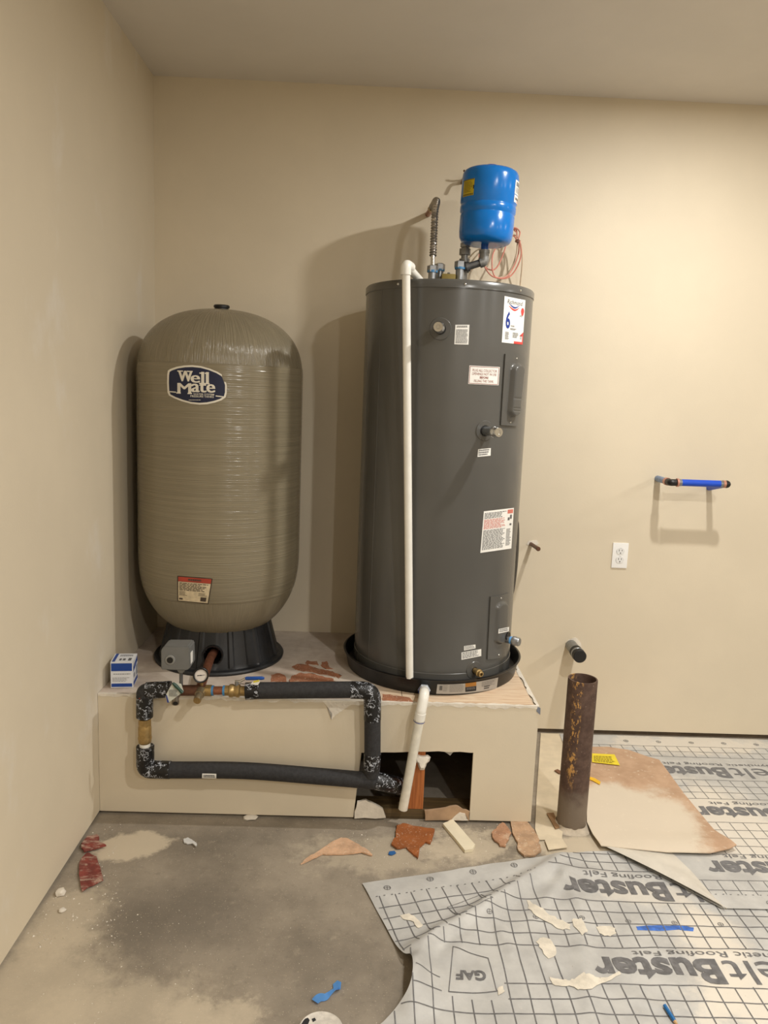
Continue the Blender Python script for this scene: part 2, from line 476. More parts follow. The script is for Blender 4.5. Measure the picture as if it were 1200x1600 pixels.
# ================================================================== THE ROOM
bm = B(); box(bm, -L - 0.1, XR + 0.1, YF - 0.1, D + 0.12, -0.1, 0.0); struct('floor', bm, MAT_CONC, 'grey-brown stained concrete slab dusted with plaster')
bm = B(); box(bm, -L - 0.1, XR + 0.1, YF - 0.1, D + 0.12, H, H + 0.1); struct('ceiling', bm, MAT_CEIL)
wb = struct('wall_back', box(B(), -L - 0.1, XR + 0.1, D, D + 0.014, 0.022, H), MAT_WALL, 'beige painted drywall with its raw edge above the slab')
struct('sole_plate', box(B(), -L - 0.1, XR + 0.1, D + 0.014, D + 0.1, 0.0, H), M('raw framing', (88, 74, 58), 0.8, var=0.2), None, wb)
wl = struct('wall_left', box(B(), -L - 0.014, -L, YF - 0.1, D, 0.012, H), MAT_LEFT, 'beige painted drywall with pale skim patches')
struct('sole_plate', box(B(), -L - 0.1, -L - 0.014, YF - 0.1, D, 0.0, H), M('raw framing'), None, wl)
struct('wall_right', box(B(), XR, XR + 0.1, YF - 0.1, D, 0.0, H), MAT_WALL)
struct('wall_front', box(B(), -L, XR, YF - 0.1, YF, 0.0, H), MAT_WALL)

# ceiling lamps
RIM = M('white lamp rim', (240, 240, 238), 0.4, var=0)
LENS = emit_mat('lamp lens', (1.0, 0.93, 0.84), 14.0)
for i, (x, y) in enumerate(LIGHT_SPOTS):
    where = ['above the heater side of the room', 'behind the viewer on the heater side', 'far behind the viewer on the heater side', 'by the back wall, farther right', 'mid-room, farther right', 'rear of the room, farther right']
    t = thing('ceiling_light', (x, y, H), 'round white ceiling wafer lamp giving warm light', 'light', 'ceiling wafer lamps')
    obj('trim_ring', lathe(B(), [(0.071, -0.006), (0.076, -0.006), (0.086, -0.004), (0.090, 0.0), (0.071, 0.0)], (x, y, H), seg=40, closed=True), RIM, t)
    obj('lens', lathe(B(), [(0.0, -0.016), (0.06, -0.0155), (0.069, -0.0135), (0.070, -0.001), (0.0, -0.001)], (x, y, H), seg=40), LENS, t)
    ld = bpy.data.lights.new('lamp', 'AREA'); ld.shape = 'DISK'; ld.size = 0.075; ld.energy = LIGHT_POWERS[i]; ld.color = LIGHT_COLOR
    lo = bpy.data.objects.new('lamp', ld); COL.objects.link(lo); lo.parent = t; lo.location = (0, 0, -0.018)

# ================================================================== PLATFORM
plat = thing('equipment_platform', ((XP - L) / 2, YP + 0.3, 0), 'low drywall-covered platform with torn edges carrying both tanks', 'platform')
X0 = -L + 0.001
def fp(x, y): return atY(x, y, YP)
bm = B()
def zbot(x):
    h0, h1 = -0.004, 0.0165
    if x <= h0: return 0.010
    if x < h1: return 0.010 + (0.256 - 0.010) * ((x - h0) / (h1 - h0))
    return 0.257 + 0.014 * min(1, max(0, (x - h1) / 0.25)) + 0.0015 * math.sin(x * 90)
XH = 0.4165
xs = sorted([X0, -0.004, 0.003, 0.010, 0.0165, XH, XP] + [X0 + (XP - X0) * k / 40 for k in range(1, 40)])
ztop = lambda x: HP - 0.004 - 0.003 * (0.5 + 0.5 * math.sin(x * 60))
lo_, hi_ = {}, {}
for x in xs:
    hi_[x] = bm.verts.new((x, YP, ztop(x))); lo_[x] = bm.verts.new((x, YP, zbot(x) if x <= XH else 0.010))
jump = bm.verts.new((XH, YP, 0.010))
for x, x2 in zip(xs, xs[1:]):
    bm.faces.new((jump, lo_[x2], hi_[x2], hi_[x], lo_[x]) if x == XH else (lo_[x], lo_[x2], hi_[x2], hi_[x]))
ex_ = bmesh.ops.extrude_face_region(bm, geom=list(bm.faces))
for v in [e for e in ex_['geom'] if isinstance(e, bmesh.types.BMVert)]: v.co.y += 0.0127
obj('front_panel', bm, MAT_WALL, plat, smooth=False)
bm = B(); box(bm, XP - 0.0127, XP, YP + 0.0127, D - 0.001, 0.008, HP - 0.004); obj('side_panel', bm, MAT_WALL, plat, smooth=False)
def topmat():
    m, nt, b = newmat('dusty platform top')
    base = mix(nt, ramp(nt, nz(nt, 5, 6, 0.65), 0.35, 0.65), lin((188, 172, 158)), lin((216, 204, 190)))
    wd = ramp(nt, nz(nt, 1.5, 5, 0.6, coords(nt, (5, 60, 5)), 1.0), 0.35, 0.7)
    pine = mix(nt, wd, lin((206, 176, 146)), lin((228, 208, 180)))
    s = N(nt, 'ShaderNodeSeparateXYZ'); nt.links.new(coords(nt), s.inputs[0])
    base = mix(nt, ramp(nt, s.outputs[0], 0.02, 0.12), base, pine)
    nt.links.new(base, b.inputs['Base Color']); b.inputs['Roughness'].default_value = 0.8
    bump(nt, b, nz(nt, 60, 4), 0.2, 0.003); return m
MT = topmat()
seam = 0.155
bm = B(); box(bm, X0, seam, YP + 0.013, D - 0.001, HP - 0.018, HP); obj('top_board', bm, MT, plat, smooth=False)
bm = B(); box(bm, seam + 0.002, XP - 0.016, YP + 0.013, D - 0.001, HP - 0.018, HP); obj('top_board', bm, MT, plat, smooth=False)
# ragged joint compound along the front top edge and the side edge
def ragged(name, p0, p1, wid, n, seed, zdrop=0.008, side=False):
    rg = random.Random(seed); b_ = B(); a_, c_ = [], []
    for i in range(n + 1):
        t = i / n; p = Vector(p0).lerp(Vector(p1), t); j = rg.uniform(0.4, 1.0)
        if side: a_.append((p.x - wid * j, p.y, HP + 0.001)); c_.append((p.x + 0.001, p.y, HP - 0.001 - zdrop * j))
        else: a_.append((p.x, p.y + wid * j, HP + 0.001)); c_.append((p.x, p.y - 0.0015, HP - 0.002 - zdrop * j * j * 1.6))
    top = [b_.verts.new(v) for v in a_]; low = [b_.verts.new(v) for v in c_]
    mid = [b_.verts.new((c_[i][0], c_[i][1], HP + 0.0015)) for i in range(n + 1)]
    for i in range(n):
        b_.faces.new((top[i], top[i + 1], mid[i + 1], mid[i])); b_.faces.new((mid[i], mid[i + 1], low[i + 1], low[i]))
    return obj(name, b_, PLASTER, plat)
ragged('edge_compound', (X0, YP, 0), (XP, YP, 0), 0.016, 90, 3)
ragged('edge_compound', (XP, YP, 0), (XP, D - 0.002, 0), 0.018, 40, 4, 0.006, True)
bm = B(); prism(bm, [fp(840, 1104) + Vector((0, -0.002, 0)), fp(844, 1106) + Vector((0.001, -0.002, 0)), fp(844, 1117) + Vector((0, -0.002, 0)), fp(838, 1111) + Vector((0, -0.002, 0))], (0, 0.002, 0))
obj('corner_bead', bm, M('zinc', (140, 146, 160), 0.4, 0.7), plat, smooth=False)
# torn paper face patch hanging on the front panel
bm = B(); pts = [(505, 1096), (556, 1096), (540, 1106), (524, 1117), (518, 1124), (519, 1114), (511, 1103)]
prism(bm, [fp(*p) + Vector((0, -0.004, 0)) for p in pts], (0, 0.004, 0)); obj('torn_patch', bm, PLASTER, plat)
# framing inside the opening
STUD = wood('pine stud', (150, 84, 40), (196, 122, 66), (40, 40, 2))
SOLE = wood('weathered sole plate', (70, 56, 34), (104, 84, 52), (2, 40, 60))
a = fp(637, 1200).x; b_ = fp(662, 1200).x
bm = B(); box(bm, a + 0.004, b_ + 0.006, YP + 0.014, YP + 0.10, 0.04, HP - 0.02, 0.002); obj('stud', bm, STUD, plat, smooth=False)
bm = B(); box(bm, X0 + 0.02, XP - 0.02, YP + 0.014, YP + 0.10, 0.0, 0.039, 0.002); obj('sole_plate', bm, SOLE, plat, smooth=False)
bm = B(); box(bm, X0 + 0.02, XP - 0.02, YP + 0.014, YP + 0.052, HP - 0.13, HP - 0.019, 0.002); obj('joist', bm, wood('dark joist', (84, 58, 36), (112, 82, 52), (3, 40, 60)), plat, smooth=False)
bm = B(); box(bm, X0 + 0.02, XP - 0.02, D - 0.05, D - 0.012, 0.0, HP - 0.019, 0.002); obj('rear_framing', bm, M('dark framing', (60, 48, 38), 0.85), plat, smooth=False)
bm = B(); lathe(bm, [(0.0, -0.006), (0.02, -0.004), (0.026, 0.008), (0.018, 0.02), (0.0, 0.022)], fp(660, 1186) + Vector((0.0, 0.012, -0.012)), (0, -1, 0.3), 14, rfun=lambda r, h, t: r * (1 + 0.3 * math.sin(3 * t) + 0.15 * math.sin(7 * t)))
obj('foam_sealant', bm, PLASTER, plat)
def rag_poly(pts, amp, seed, n=5):
    rg = random.Random(seed); out = []
    for i in range(len(pts)):
        p, q = Vector(pts[i]).to_2d(), Vector(pts[(i + 1) % len(pts)]).to_2d()
        for k in range(n):
            v = p.lerp(q, k / n); out.append((v.x + rg.uniform(-amp, amp), v.y + rg.uniform(-amp, amp)))
    return out
bm = B(); prism(bm, [fp(*p) + Vector((0, -0.006, 0.0)) for p in rag_poly([(553, 1277), (558, 1252), (572, 1249), (582, 1254), (598, 1262), (603, 1277)], 0.8, 2, 3)], (0, 0.010, 0)); obj('broken_drywall_edge', bm, PLASTER, plat)
bm = B(); prism(bm, [fp(*p) + Vector((0, -0.003, 0.0)) for p in rag_poly([(664, 1281), (664, 1266), (688, 1264), (712, 1258), (720, 1263), (733, 1267), (733, 1281)], 0.7, 5, 3)], (0, 0.008, 0)); obj('torn_kraft_edge', bm, M('tan paper', (176, 146, 116), 0.85, var=0.12), plat)
bm = B(); prism(bm, [fp(*p) + Vector((0, -0.006, 0.0)) for p in rag_poly([(704, 1280), (718, 1268), (726, 1270), (731, 1281)], 0.6, 6, 3)], (0, 0.003, 0)); obj('torn_gypsum', bm, PLASTER, plat)
# torn brown paper on the top board
for pts in ([(423, 1065), (424, 1055), (436, 1052), (446, 1057), (448, 1066)], [(451, 1063), (458, 1055), (470, 1052), (486, 1053), (500, 1056), (520, 1061), (524, 1067), (455, 1067)],
            [(455, 1043), (464, 1038), (480, 1039), (500, 1045), (520, 1050), (534, 1056), (530, 1060), (505, 1054), (480, 1049), (466, 1048)],
            [(477, 1037), (480, 1033), (495, 1033), (498, 1040)], [(501, 1041), (503, 1035), (511, 1034), (514, 1042), (521, 1046), (512, 1046)], [(597, 1095), (598, 1085), (615, 1087), (640, 1091), (646, 1097)]):
    bm = B(); prism(bm, [atZ(x, y, HP) for x, y in rag_poly(pts, 0.9, len(pts) * 7, 5)], (0, 0, 0.0012)); obj('torn_paper', bm, flecked('rust brown paper', (164, 108, 78), 0.22, 0.75), plat)
# tubing glimpsed inside the opening
tb = thing('supply_tube', (0.3, YP + 0.22, 0.25), 'blue tube lying in the dark inside the platform opening', 'pipe')
bm = B(); rod(bm, (0.27, YP + 0.2, 0.262), (0.56, YP + 0.2, 0.262), 0.014); obj('tube', bm, BLUEP, tb)
bm = B(); rod(bm, (0.235, YP + 0.2, 0.262), (0.30, YP + 0.2, 0.262), 0.018); obj('collar', bm, COPPER, tb)
bm = B(); q = [fp(684, 1178), fp(704, 1184), fp(710, 1178), fp(712, 1186), fp(706, 1193), fp(702, 1190)]
prism(bm, [v + Vector((0, 0.06, 0)) for v in q], (0, 0.002, 0.001)); solo('plastic_scrap', bm, M('clear film', (200, 198, 190), 0.3), 'crumpled pale film scrap hanging inside the platform opening', 'scrap')

# ================================================================== PRESSURE TANK
TANK = (-0.572, 3.014); TR_ = 0.311
tank = thing('pressure_tank', (TANK[0], TANK[1], HP), 'tall tan fibreglass-wound pressure tank on a black ribbed skirt', 'water tank')
ZT, ZS, ZL, ZBOT = 1.815, 1.605, 0.742, 0.585
prof = []
def topr(z):
    z0 = 1.56; a = (z - z0) / (ZT - z0)
    return TR_ * max(0.0, 1 - max(a, 0) ** 2.5) ** (1 / 2.3)
def lowr(z):
    z0 = 0.895; a = (z0 - z) / (z0 - 0.55)
    return TR_ * max(0.0, 1 - max(a, 0) ** 2.5) ** (1 / 2.4)
def zr(z): return topr(z) if z > 1.2 else lowr(z)
rw = random.Random(31); mid = []; z = ZL                      # wound ridges, a few millimetres each
while z < ZS:
    lam, amp = rw.uniform(0.0045, 0.0085), rw.uniform(0.0003, 0.0009)
    for k_, h_ in ((0.0, 0.0), (0.25, 0.7), (0.5, 1.0), (0.75, 0.7)):
        if z + lam * k_ < ZS: mid.append((zr(z + lam * k_) + 0.0012 + amp * h_, z + lam * k_))
    z += lam
def wound(r, h, t): return r + 0.0004 * noise.noise(Vector((math.cos(t) * 3, math.sin(t) * 3, h * 160)))
obj('body', lathe(B(), [(zr(ZL) - 0.001, ZL)] + mid + [(zr(ZS) - 0.001, ZS)], (TANK[0], TANK[1], 0), seg=160, rfun=wound), tank_material('wound fibreglass', 'wind'), tank, angle=180)
zs = [ZS + (ZT - ZS) * math.sin(i / 30 * PI / 2) for i in range(31)]
obj('top_dome', lathe(B(), [(topr(z), z) for z in zs], (TANK[0], TANK[1], 0), seg=128), tank_material('dome fibreglass', 'dome'), tank)
zs = [0.58 + (ZL - 0.58) * i / 20 for i in range(21)]
obj('bottom_dome', lathe(B(), [(0, 0.58)] + [(lowr(z), z) for z in zs], (TANK[0], TANK[1], 0), seg=128), tank_material('bottom fibreglass', 'low'), tank)
c = (TANK[0], TANK[1], ZT - 0.006)
obj('filler_cap', lathe(B(), [(0, 0), (0.026, 0), (0.026, 0.012), (0.030, 0.013), (0.030, 0.020), (0.027, 0.023), (0, 0.023)], c, seg=28), BLACK, tank)
# skirt with recessed panels and a pipe opening
def ribs(r, h, t):
    if h < 0.022: return r
    k = (t * 12 / (2 * PI) + 0.2) % 1.0
    return r - (0.0035 if k < 0.45 else (0.0065 if k < 0.86 else 0.0))
prof = [(0.256, 0.0), (0.258, 0.008), (0.254, 0.014), (0.238, 0.017)] + [(0.238 - 0.034 * i / 14, 0.022 + 0.135 * i / 14) for i in range(15)]
bm = B(); lathe(bm, prof, (TANK[0], TANK[1], HP), seg=216, rfun=ribs)
hp_ = cyl(332.5, 1024, TANK, 0.222); HC = hp_.copy()
bmesh.ops.delete(bm, geom=[f for f in bm.faces if (f.calc_center_median() - HC).length < 0.034 and f.calc_center_median().y < TANK[1]], context='FACES')
SKIRT = M('black skirt plastic', (33, 34, 36), 0.5, var=0.35, vscale=14, bmp=0.1)
sk = obj('skirt', bm, SKIRT, tank, angle=25)
nrm = (HC - Vector((TANK[0], TANK[1], HC.z))).normalized()
bm = B(); lathe(bm, [(0.031, -0.05), (0.034, 0.005), (0.039, 0.006), (0.039, -0.006), (0.036, -0.05)], HC, nrm, 32, closed=True); obj('opening_ring', bm, BLACK, sk)
# name badge
TS = lambda off: (lambda x, y: cyl(x, y, TANK, TR_ + off))
badge = [(262.3, 579), (266, 576.5), (276, 573), (288, 571), (300, 570.5), (314, 572), (328, 576), (340, 581), (346.5, 585), (347, 588), (340, 590), (335, 593.5), (340, 595.5), (347, 596), (353, 597), (354.5, 602), (354.3, 614), (352.5, 621),
         (346, 625.5), (336, 629), (324, 631.5), (312, 632.3), (298, 630.8), (284, 627), (272, 622.3), (264, 618), (261.7, 613), (261, 598), (261.3, 585)]
bm = B(); poly2(bm, badge); lay(bm, TS(0.0028), 6); lb = obj('name_badge', bm, M('badge white', (226, 220, 206), 0.45, var=0.05), tank); lb['label'] = 'navy and white barrel-shaped name badge with a torn edge'
cxb, cyb = 307.5, 601.3
inner = []
for x, y in badge:
    if 334 < x < 348 and 586 < y < 597: inner.append((x - 0.6, y)); continue
    inner.append((cxb + (x - cxb) * 0.94, cyb + (y - cyb) * 0.905))
bm = B(); poly2(bm, inner); lay(bm, TS(0.0034), 6); obj('badge_field', bm, NAVY, lb)
sk_ = 0.035                                     # badge baseline leans with the photograph
def bq(x0, y0, x1, y1, s=sk_):                  # quad with top edge y0, bottom y1 along a slanting baseline
    return [(x0, y1), (x1, y1 + s * (x1 - x0)), (x1, y0 + s * (x1 - x0)), (x0, y0)]
bm = B()
for k in (-0.9, -0.45, 0, 0.45, 0.9):
    for st_, q_ in (('W', (279, 579, 300, 595.5)), ('ell', (298.5, 580.5, 325.5, 597.8)), ('M', (278, 598.3, 298, 614)), ('ate', (299.5, 597, 335.5, 612.5))):
        text2(bm, st_, bq(q_[0] + k, q_[1], q_[2] + k, q_[3]))
for x0, y0, x1 in ((277, 578.7, 286), (292, 579.3, 301), (311.5, 582, 316), (320, 582.3, 325), (311, 598, 319.5), (319, 598.4, 327.5), (275.5, 613, 282.5), (293, 613.8, 300)): poly2(bm, [(x0, y0), (x1, y0 + .3), (x1, y0 + 2.1), (x0, y0 + 1.8)])
text2(bm, 'WATER SYSTEM', bq(302, 614.2, 334.5, 616.9), 0.01); text2(bm, 'PRESSURE TANKS', bq(297.5, 617.3, 334, 620.4), 0.01)
for q in ([(264.5, 611), (275, 612), (275, 613.6), (264.5, 612.6)], [(337, 617.8), (350.5, 619.4), (350.5, 621), (337, 619.4)]): poly2(bm, q)
fine_print(bm, 1, 295, 624.6, 313.5, 626.0, RNG, 0.6, 0)
lay(bm, TS(0.0040), 6); obj('badge_lettering', bm, M('badge white'), lb)
# warning sticker
ws = [(278.5, 901), (330.5, 905), (324.5, 942.5), (278.5, 938.3)]
qm = quadmap(ws)
def low_surface(off):
    def f(x, y):
        r = TR_
        for _ in range(6):
            p = cyl(x, y, TANK, r + off); r = zr(p.z)
        return cyl(x, y, TANK, r + off)
    return f
def on_low(off): return lambda u, v: low_surface(off)(*qm(u, v))
bm = B(); rect2(bm, -0.03, -0.03, 1.03, 1.03); lay(bm, on_low(0.003), 0.15); st = obj('warning_sticker', bm, M('sticker edge', (58, 44, 34), 0.5), tank); st['label'] = 'small red-topped paper warning sticker'
bm = B(); rect2(bm, 0, 0.2, 1, 1); lay(bm, on_low(0.0036), 0.15); obj('sticker_paper', bm, M('aged paper', (214, 198, 166), 0.6, var=0.12, vscale=60), st)
bm = B(); rect2(bm, 0, 0, 1, 0.19); lay(bm, on_low(0.0036), 0.15); obj('sticker_band', bm, M('sticker red', (168, 62, 44), 0.55, var=0.15), st)
bm = B(); fine_print(bm, 6, 0.03, 0.24, 0.95, 0.58, RNG, 0.55); fine_print(bm, 4, 0.03, 0.6, 0.3, 0.8, RNG, 0.4); fine_print(bm, 3, 0.66, 0.62, 0.95, 0.76, RNG, 0.4); rect2(bm, 0.74, 0.78, 0.93, 0.95); rect2(bm, 0.03, 0.88, 0.15, 0.95); fine_print(bm, 1, 0.3, 0.06, 0.7, 0.15, RNG, 0.8, 0)
lay(bm, on_low(0.0042), 0.15); obj('sticker_print', bm, M('sticker ink', (74, 62, 52), 0.6, var=0), st)

# ================================================================== WATER HEATER
HT = (0.288, 2.982); HR = 0.312
heater = thing('water_heater', (HT[0], HT[1], HP + 0.004), 'large dark grey cylindrical electric water heater standing in a black pan', 'water heater')
def heater_paint():
    m, nt, b = newmat('grey enamel')
    f = ramp(nt, nz(nt, 2.0, 3), 0.3, 0.7)
    nt.links.new(mix(nt, f, lin((84, 83, 80)), lin((92, 91, 88))), b.inputs['Base Color'])
    b.inputs['Roughness'].default_value = 0.24
    bump(nt, b, nz(nt, 5, 2, 0.4, coords(nt, (1, 1, 0.2))), 0.08, 0.01); return m
HP_ = heater_paint(); ZB, ZTOP = HP + 0.016, 1.915
obj('jacket', lathe(B(), [(0, ZB), (HR - 0.004, ZB), (HR, ZB + 0.004), (HR, ZTOP - 0.026)], (HT[0], HT[1], 0), seg=160), HP_, heater)
lid = obj('lid', lathe(B(), [(HR - 0.004, ZTOP - 0.028), (HR + 0.003, ZTOP - 0.028), (HR + 0.003, ZTOP - 0.006), (HR - 0.002, ZTOP), (HR - 0.012, ZTOP), (HR - 0.03, ZTOP - 0.006), (0, ZTOP - 0.006)], (HT[0], HT[1], 0), seg=160), HP_, heater)
def hc(x, y, off=0.0): return cyl(x, y, HT, HR + off)
HS = lambda off: (lambda x, y: hc(x, y, off))
for x, y in ((622, 444), (727, 444), (813, 454)):
    p = cyl(x, y, HT, HR + 0.003); n_ = (p - Vector((HT[0], HT[1], p.z))).normalized()
    obj('screw', lathe(B(), [(0.005, 0), (0.0045, 0.002), (0.0025, 0.0035), (0, 0.0038)], p, n_, 12), CHROME, lid)
# vertical seam of the jacket and base band
th = math.atan2(hc(588, 700).x - HT[0], -(hc(588, 700).y - HT[1]))
def hpol(t, z, r=HR): return Vector((HT[0] + r * math.sin(t), HT[1] - r * math.cos(t), z))
bm = B(); tube(bm, [hpol(th, ZB), hpol(th, ZTOP - 0.028)], 0.0012, 8); obj('seam', bm, HP_, heater)
bm = B(); lathe(bm, [(HR, ZB), (HR + 0.0015, ZB), (HR + 0.0015, ZB + 0.055), (HR, ZB + 0.0565)], (HT[0], HT[1], 0), seg=160); obj('base_band', bm, HP_, heater)
# side ports
def port(x, y, rr, tip_len, rp, mat, capr=None, caplen=0.03, parts=True, hexcap=True):
    p = hc(x, y); n_ = (p - Vector((HT[0], HT[1], p.z))).normalized(); u_ = Vector((n_.y, -n_.x, 0)); 
    bm = B(); seg = 40; a, b2, c2 = [], [], []
    for k in range(seg):
        t = 2 * PI * k / seg
        for lst, r_, off in ((a, rr, 0.0005), (b2, rr - 0.002, 0.003), (c2, rp * 1.15, 0.003)):
            z = p.z + r_ * math.sin(t); dt = math.asin(max(-1, min(1, r_ * math.cos(t) / HR)))
            t0 = math.atan2(n_.x, -n_.y); q = hpol(t0 + dt, z, HR + off); lst.append(bm.verts.new(q))
    for k in range(seg):
        k2 = (k + 1) % seg
        bm.faces.new((a[k], a[k2], b2[k2], b2[k])); bm.faces.new((b2[k], b2[k2], c2[k2], c2[k]))
    fl = obj('port_ring', bm, HP_, heater)
    obj('port_hole', lathe(B(), [(0, 0.0015), (rp * 1.25, 0.0015), (rp * 1.25, 0.0035), (0, 0.0035)], p, n_, 24), BLACK, fl)
    obj('nipple', lathe(B(), [(0, -0.002), (rp, -0.002), (rp, tip_len), (0, tip_len)], p, n_, 24), mat, fl)
    if capr:
        obj('cap', lathe(B(), [(rp, tip_len - 0.002), (capr, tip_len - 0.002), (capr, tip_len + 0.010), (capr * 0.92, tip_len + 0.012), (capr * 0.92, tip_len + caplen * 0.8), (capr * 0.8, tip_len + caplen), (capr * 0.35, tip_len + caplen), (capr * 0.3, tip_len + caplen - 0.002), (0, tip_len + caplen - 0.002)], p, n_, 8 if not hexcap else 24), CHROME if mat is not BRASS else BRASS, fl)
    return p, n_, fl
port(688, 514, 0.038, 0.055, 0.0155, STEEL, 0.0195)
port(757.5, 673, 0.036, 0.062, 0.0155, STEEL, 0.0195)
p, n_, fl = port(741, 1047, 0.034, 0.016, 0.010, BRASS)
obj('drain_spout', lathe(B(), [(0.011, 0.014), (0.011, 0.026), (0.014, 0.026), (0.014, 0.034), (0.0105, 0.036), (0.0105, 0.046), (0.0085, 0.048), (0.0055, 0.048), (0.0055, 0.03), (0, 0.03)], p, n_, 20), BRASS, fl)
# access panels: a raised plate with a long bulge
def access(corners, bulge, name, label):
    qm = quadmap(corners); cs = [hc(*c) for c in corners]
    th_ = [math.atan2(q.x - HT[0], -(q.y - HT[1])) for q in cs]; zz = [q.z for q in cs]
    nu, nv = 28, 64; bm = B(); G = []
    def P(u, v, off):
        t = (th_[0] * (1 - u) + th_[1] * u) * (1 - v) + (th_[3] * (1 - u) + th_[2] * u) * v
        z = (zz[0] * (1 - u) + zz[1] * u) * (1 - v) + (zz[3] * (1 - u) + zz[2] * u) * v
        return hpol(t, z, HR + off)
    bu0, bu1, bv0, bv1, hgt = bulge
    for j in range(nv + 1):
        row = []
        for i in range(nu + 1):
            u, v = i / nu, j / nv
            du = abs(u - (bu0 + bu1) / 2) / ((bu1 - bu0) / 2)
            asp = (bu1 - bu0) / 2 * 0.30
            if v < bv0 + asp: dv = (bv0 + asp - v) / asp
            elif v > bv1 - asp: dv = (v - bv1 + asp) / asp
            else: dv = 0
            d = math.sqrt(du * du + dv * dv) if dv > 0 else du
            k = min(1, max(0, (1.0 - d) / 0.35)); k = k * k * (3 - 2 * k)
            off = 0.006 + hgt * k
            if k > 0.98 and name == 'slotted' and 0.60 < v < 0.80 and int(v * 100) % 3 == 0: off -= 0.002
            row.append(bm.verts.new(P(u, v, off)))
        G.append(row)
    for j in range(nv):
        for i in range(nu): bm.faces.new((G[j][i], G[j][i + 1], G[j + 1][i + 1], G[j + 1][i]))
    edge = [(i, 0) for i in range(nu)] + [(nu, j) for j in range(nv)] + [(i, nv) for i in range(nu, 0, -1)] + [(0, j) for j in range(nv, 0, -1)]
    lowv = [bm.verts.new(P(i / nu, j / nv, 0.0)) for i, j in edge]; m_ = len(edge)
    for k in range(m_):
        (i, j), (i2, j2) = edge[k], edge[(k + 1) % m_]
        bm.faces.new((G[j][i], G[j2][i2], lowv[(k + 1) % m_], lowv[k]))
    o = obj('access_panel', bm, HP_, heater, angle=50)
    if label: o['label'] = label
    for u, v in ((0.5, 0.05), (0.5, 0.95)):
        q = P(u, v, 0.006); nn = Vector((q.x - HT[0], q.y - HT[1], 0)).normalized()
        obj('screw', lathe(B(), [(0.0042, 0), (0.0036, 0.0018), (0.002, 0.003), (0, 0.003)], q, nn, 12), CHROME, o)
    return P, o
access([(788, 553), (818, 556), (806, 666), (781, 664)], (0.24, 0.88, 0.12, 0.88, 0.020), 'slotted', 'upper pressed-steel element cover')
Pl, ol = access([(765, 932), (793, 926), (789, 1024), (760, 1030)], (0.2, 0.9, 0.10, 0.78, 0.012), 'plain', 'lower pressed-steel element cover')
q = Pl(0.80, 0.66, 0.006); n_ = Vector((q.x - HT[0], q.y - HT[1], 0)).normalized()
obj('knockout', lathe(B(), [(0, -0.002), (0.017, -0.002), (0.017, 0.0165), (0, 0.0165)], q, n_, 24), BLACK, ol)
fl2 = obj('element_nipple', lathe(B(), [(0, 0.0), (0.0135, 0.0), (0.0135, 0.045), (0, 0.045)], q + Vector((0, 0, -0.012)), n_, 24), STEEL, heater)
obj('end_cap', lathe(B(), [(0.0135, 0.036), (0.018, 0.036), (0.018, 0.046), (0.0165, 0.048), (0.0165, 0.060), (0.014, 0.063), (0, 0.063)], q + Vector((0, 0, -0.012)), n_, 24), STEEL, fl2)
obj('tape_band', lathe(B(), [(0.0138, 0.024), (0.0143, 0.025), (0.0143, 0.031), (0.0138, 0.032)], q + Vector((0, 0, -0.012)), n_, 24), BLUETAPE, fl2)
# black conduit cover on the far side of the jacket
bm = B(); t1 = th0 = math.atan2(hc(798, 860).x - HT[0], -(hc(798, 860).y - HT[1])); zc0, zc1 = hc(797, 935).z, hc(800, 822).z
G = []
for j in range(25):
    v = j / 24; h_ = 0.011 * math.sin(PI * v) ** 0.5
    G.append([bm.verts.new(hpol(1.32 + 0.42 * i / 12, zc0 + (zc1 - zc0) * v, HR + 0.0005 + h_ * math.sin(PI * i / 12) ** 0.6)) for i in range(13)])
for j in range(24):
    for i in range(12): bm.faces.new((G[j][i], G[j][i + 1], G[j + 1][i + 1], G[j + 1][i]))
obj('side_cover', bm, BLACK, heater)
# stickers on the jacket
def sticker(corners, name, label=None, mat=WHITE):
    qm = quadmap(corners)
    on = lambda off: (lambda u, v: hc(*qm(u, v), off))
    bm = B(); rect2(bm, 0, 0, 1, 1); lay(bm, on(0.0009), 0.12); o = obj(name, bm, mat, heater)
    if label: o['label'] = label
    return on, o
def qd(u0, v0, u1, v1): return [(u0, v1), (u1, v1), (u1, v0), (u0, v0)]
on, o = sticker([(788.5, 462.5), (821, 469), (816.5, 538.5), (784, 535)], 'brand_sticker', 'tall white warranty sticker with a blue six')
def ink(draw, mat, on, o, name, off=0.0014, ml=0.12):
    bm = B(); draw(bm); lay(bm, on(off), ml); obj(name, bm, mat, o)
ink(lambda b: (text2(b, 'Richmond', qd(0.16, 0.05, 0.88, 0.145), 0.0, 0.15), text2(b, 'YEAR', qd(0.37, 0.60, 0.56, 0.64)), fine_print(b, 2, 0.37, 0.67, 0.65, 0.71, RNG, 0.6), fine_print(b, 8, 0.14, 0.76, 0.34, 0.93, RNG, 0.5), fine_print(b, 4, 0.5, 0.76, 0.78, 0.88, RNG, 0.5), fine_print(b, 5, 0.86, 0.79, 0.94, 0.9, RNG, 0.5), fine_print(b, 2, 0.78, 0.36, 0.95, 0.40, RNG, 0.4)), INK, on, o, 'sticker_print')
def swoosh(b, dy, h0):
    n = 14; top, bot = [], []
    for k in range(n + 1):
        t = k / n; u = 0.24 + 0.50 * t; y = 0.20 + dy + 0.055 * math.sin(PI * (0.1 + 1.1 * (1 - t)) ) ** 1 - 0.05 * t
        wd = h0 * math.sin(PI * min(1, max(0, 0.04 + 0.92 * t))) ** 0.7
        top.append((u, y)); bot.append((u, y + wd))
    for k in range(n): poly2(b, [top[k], top[k + 1], bot[k + 1], bot[k]])
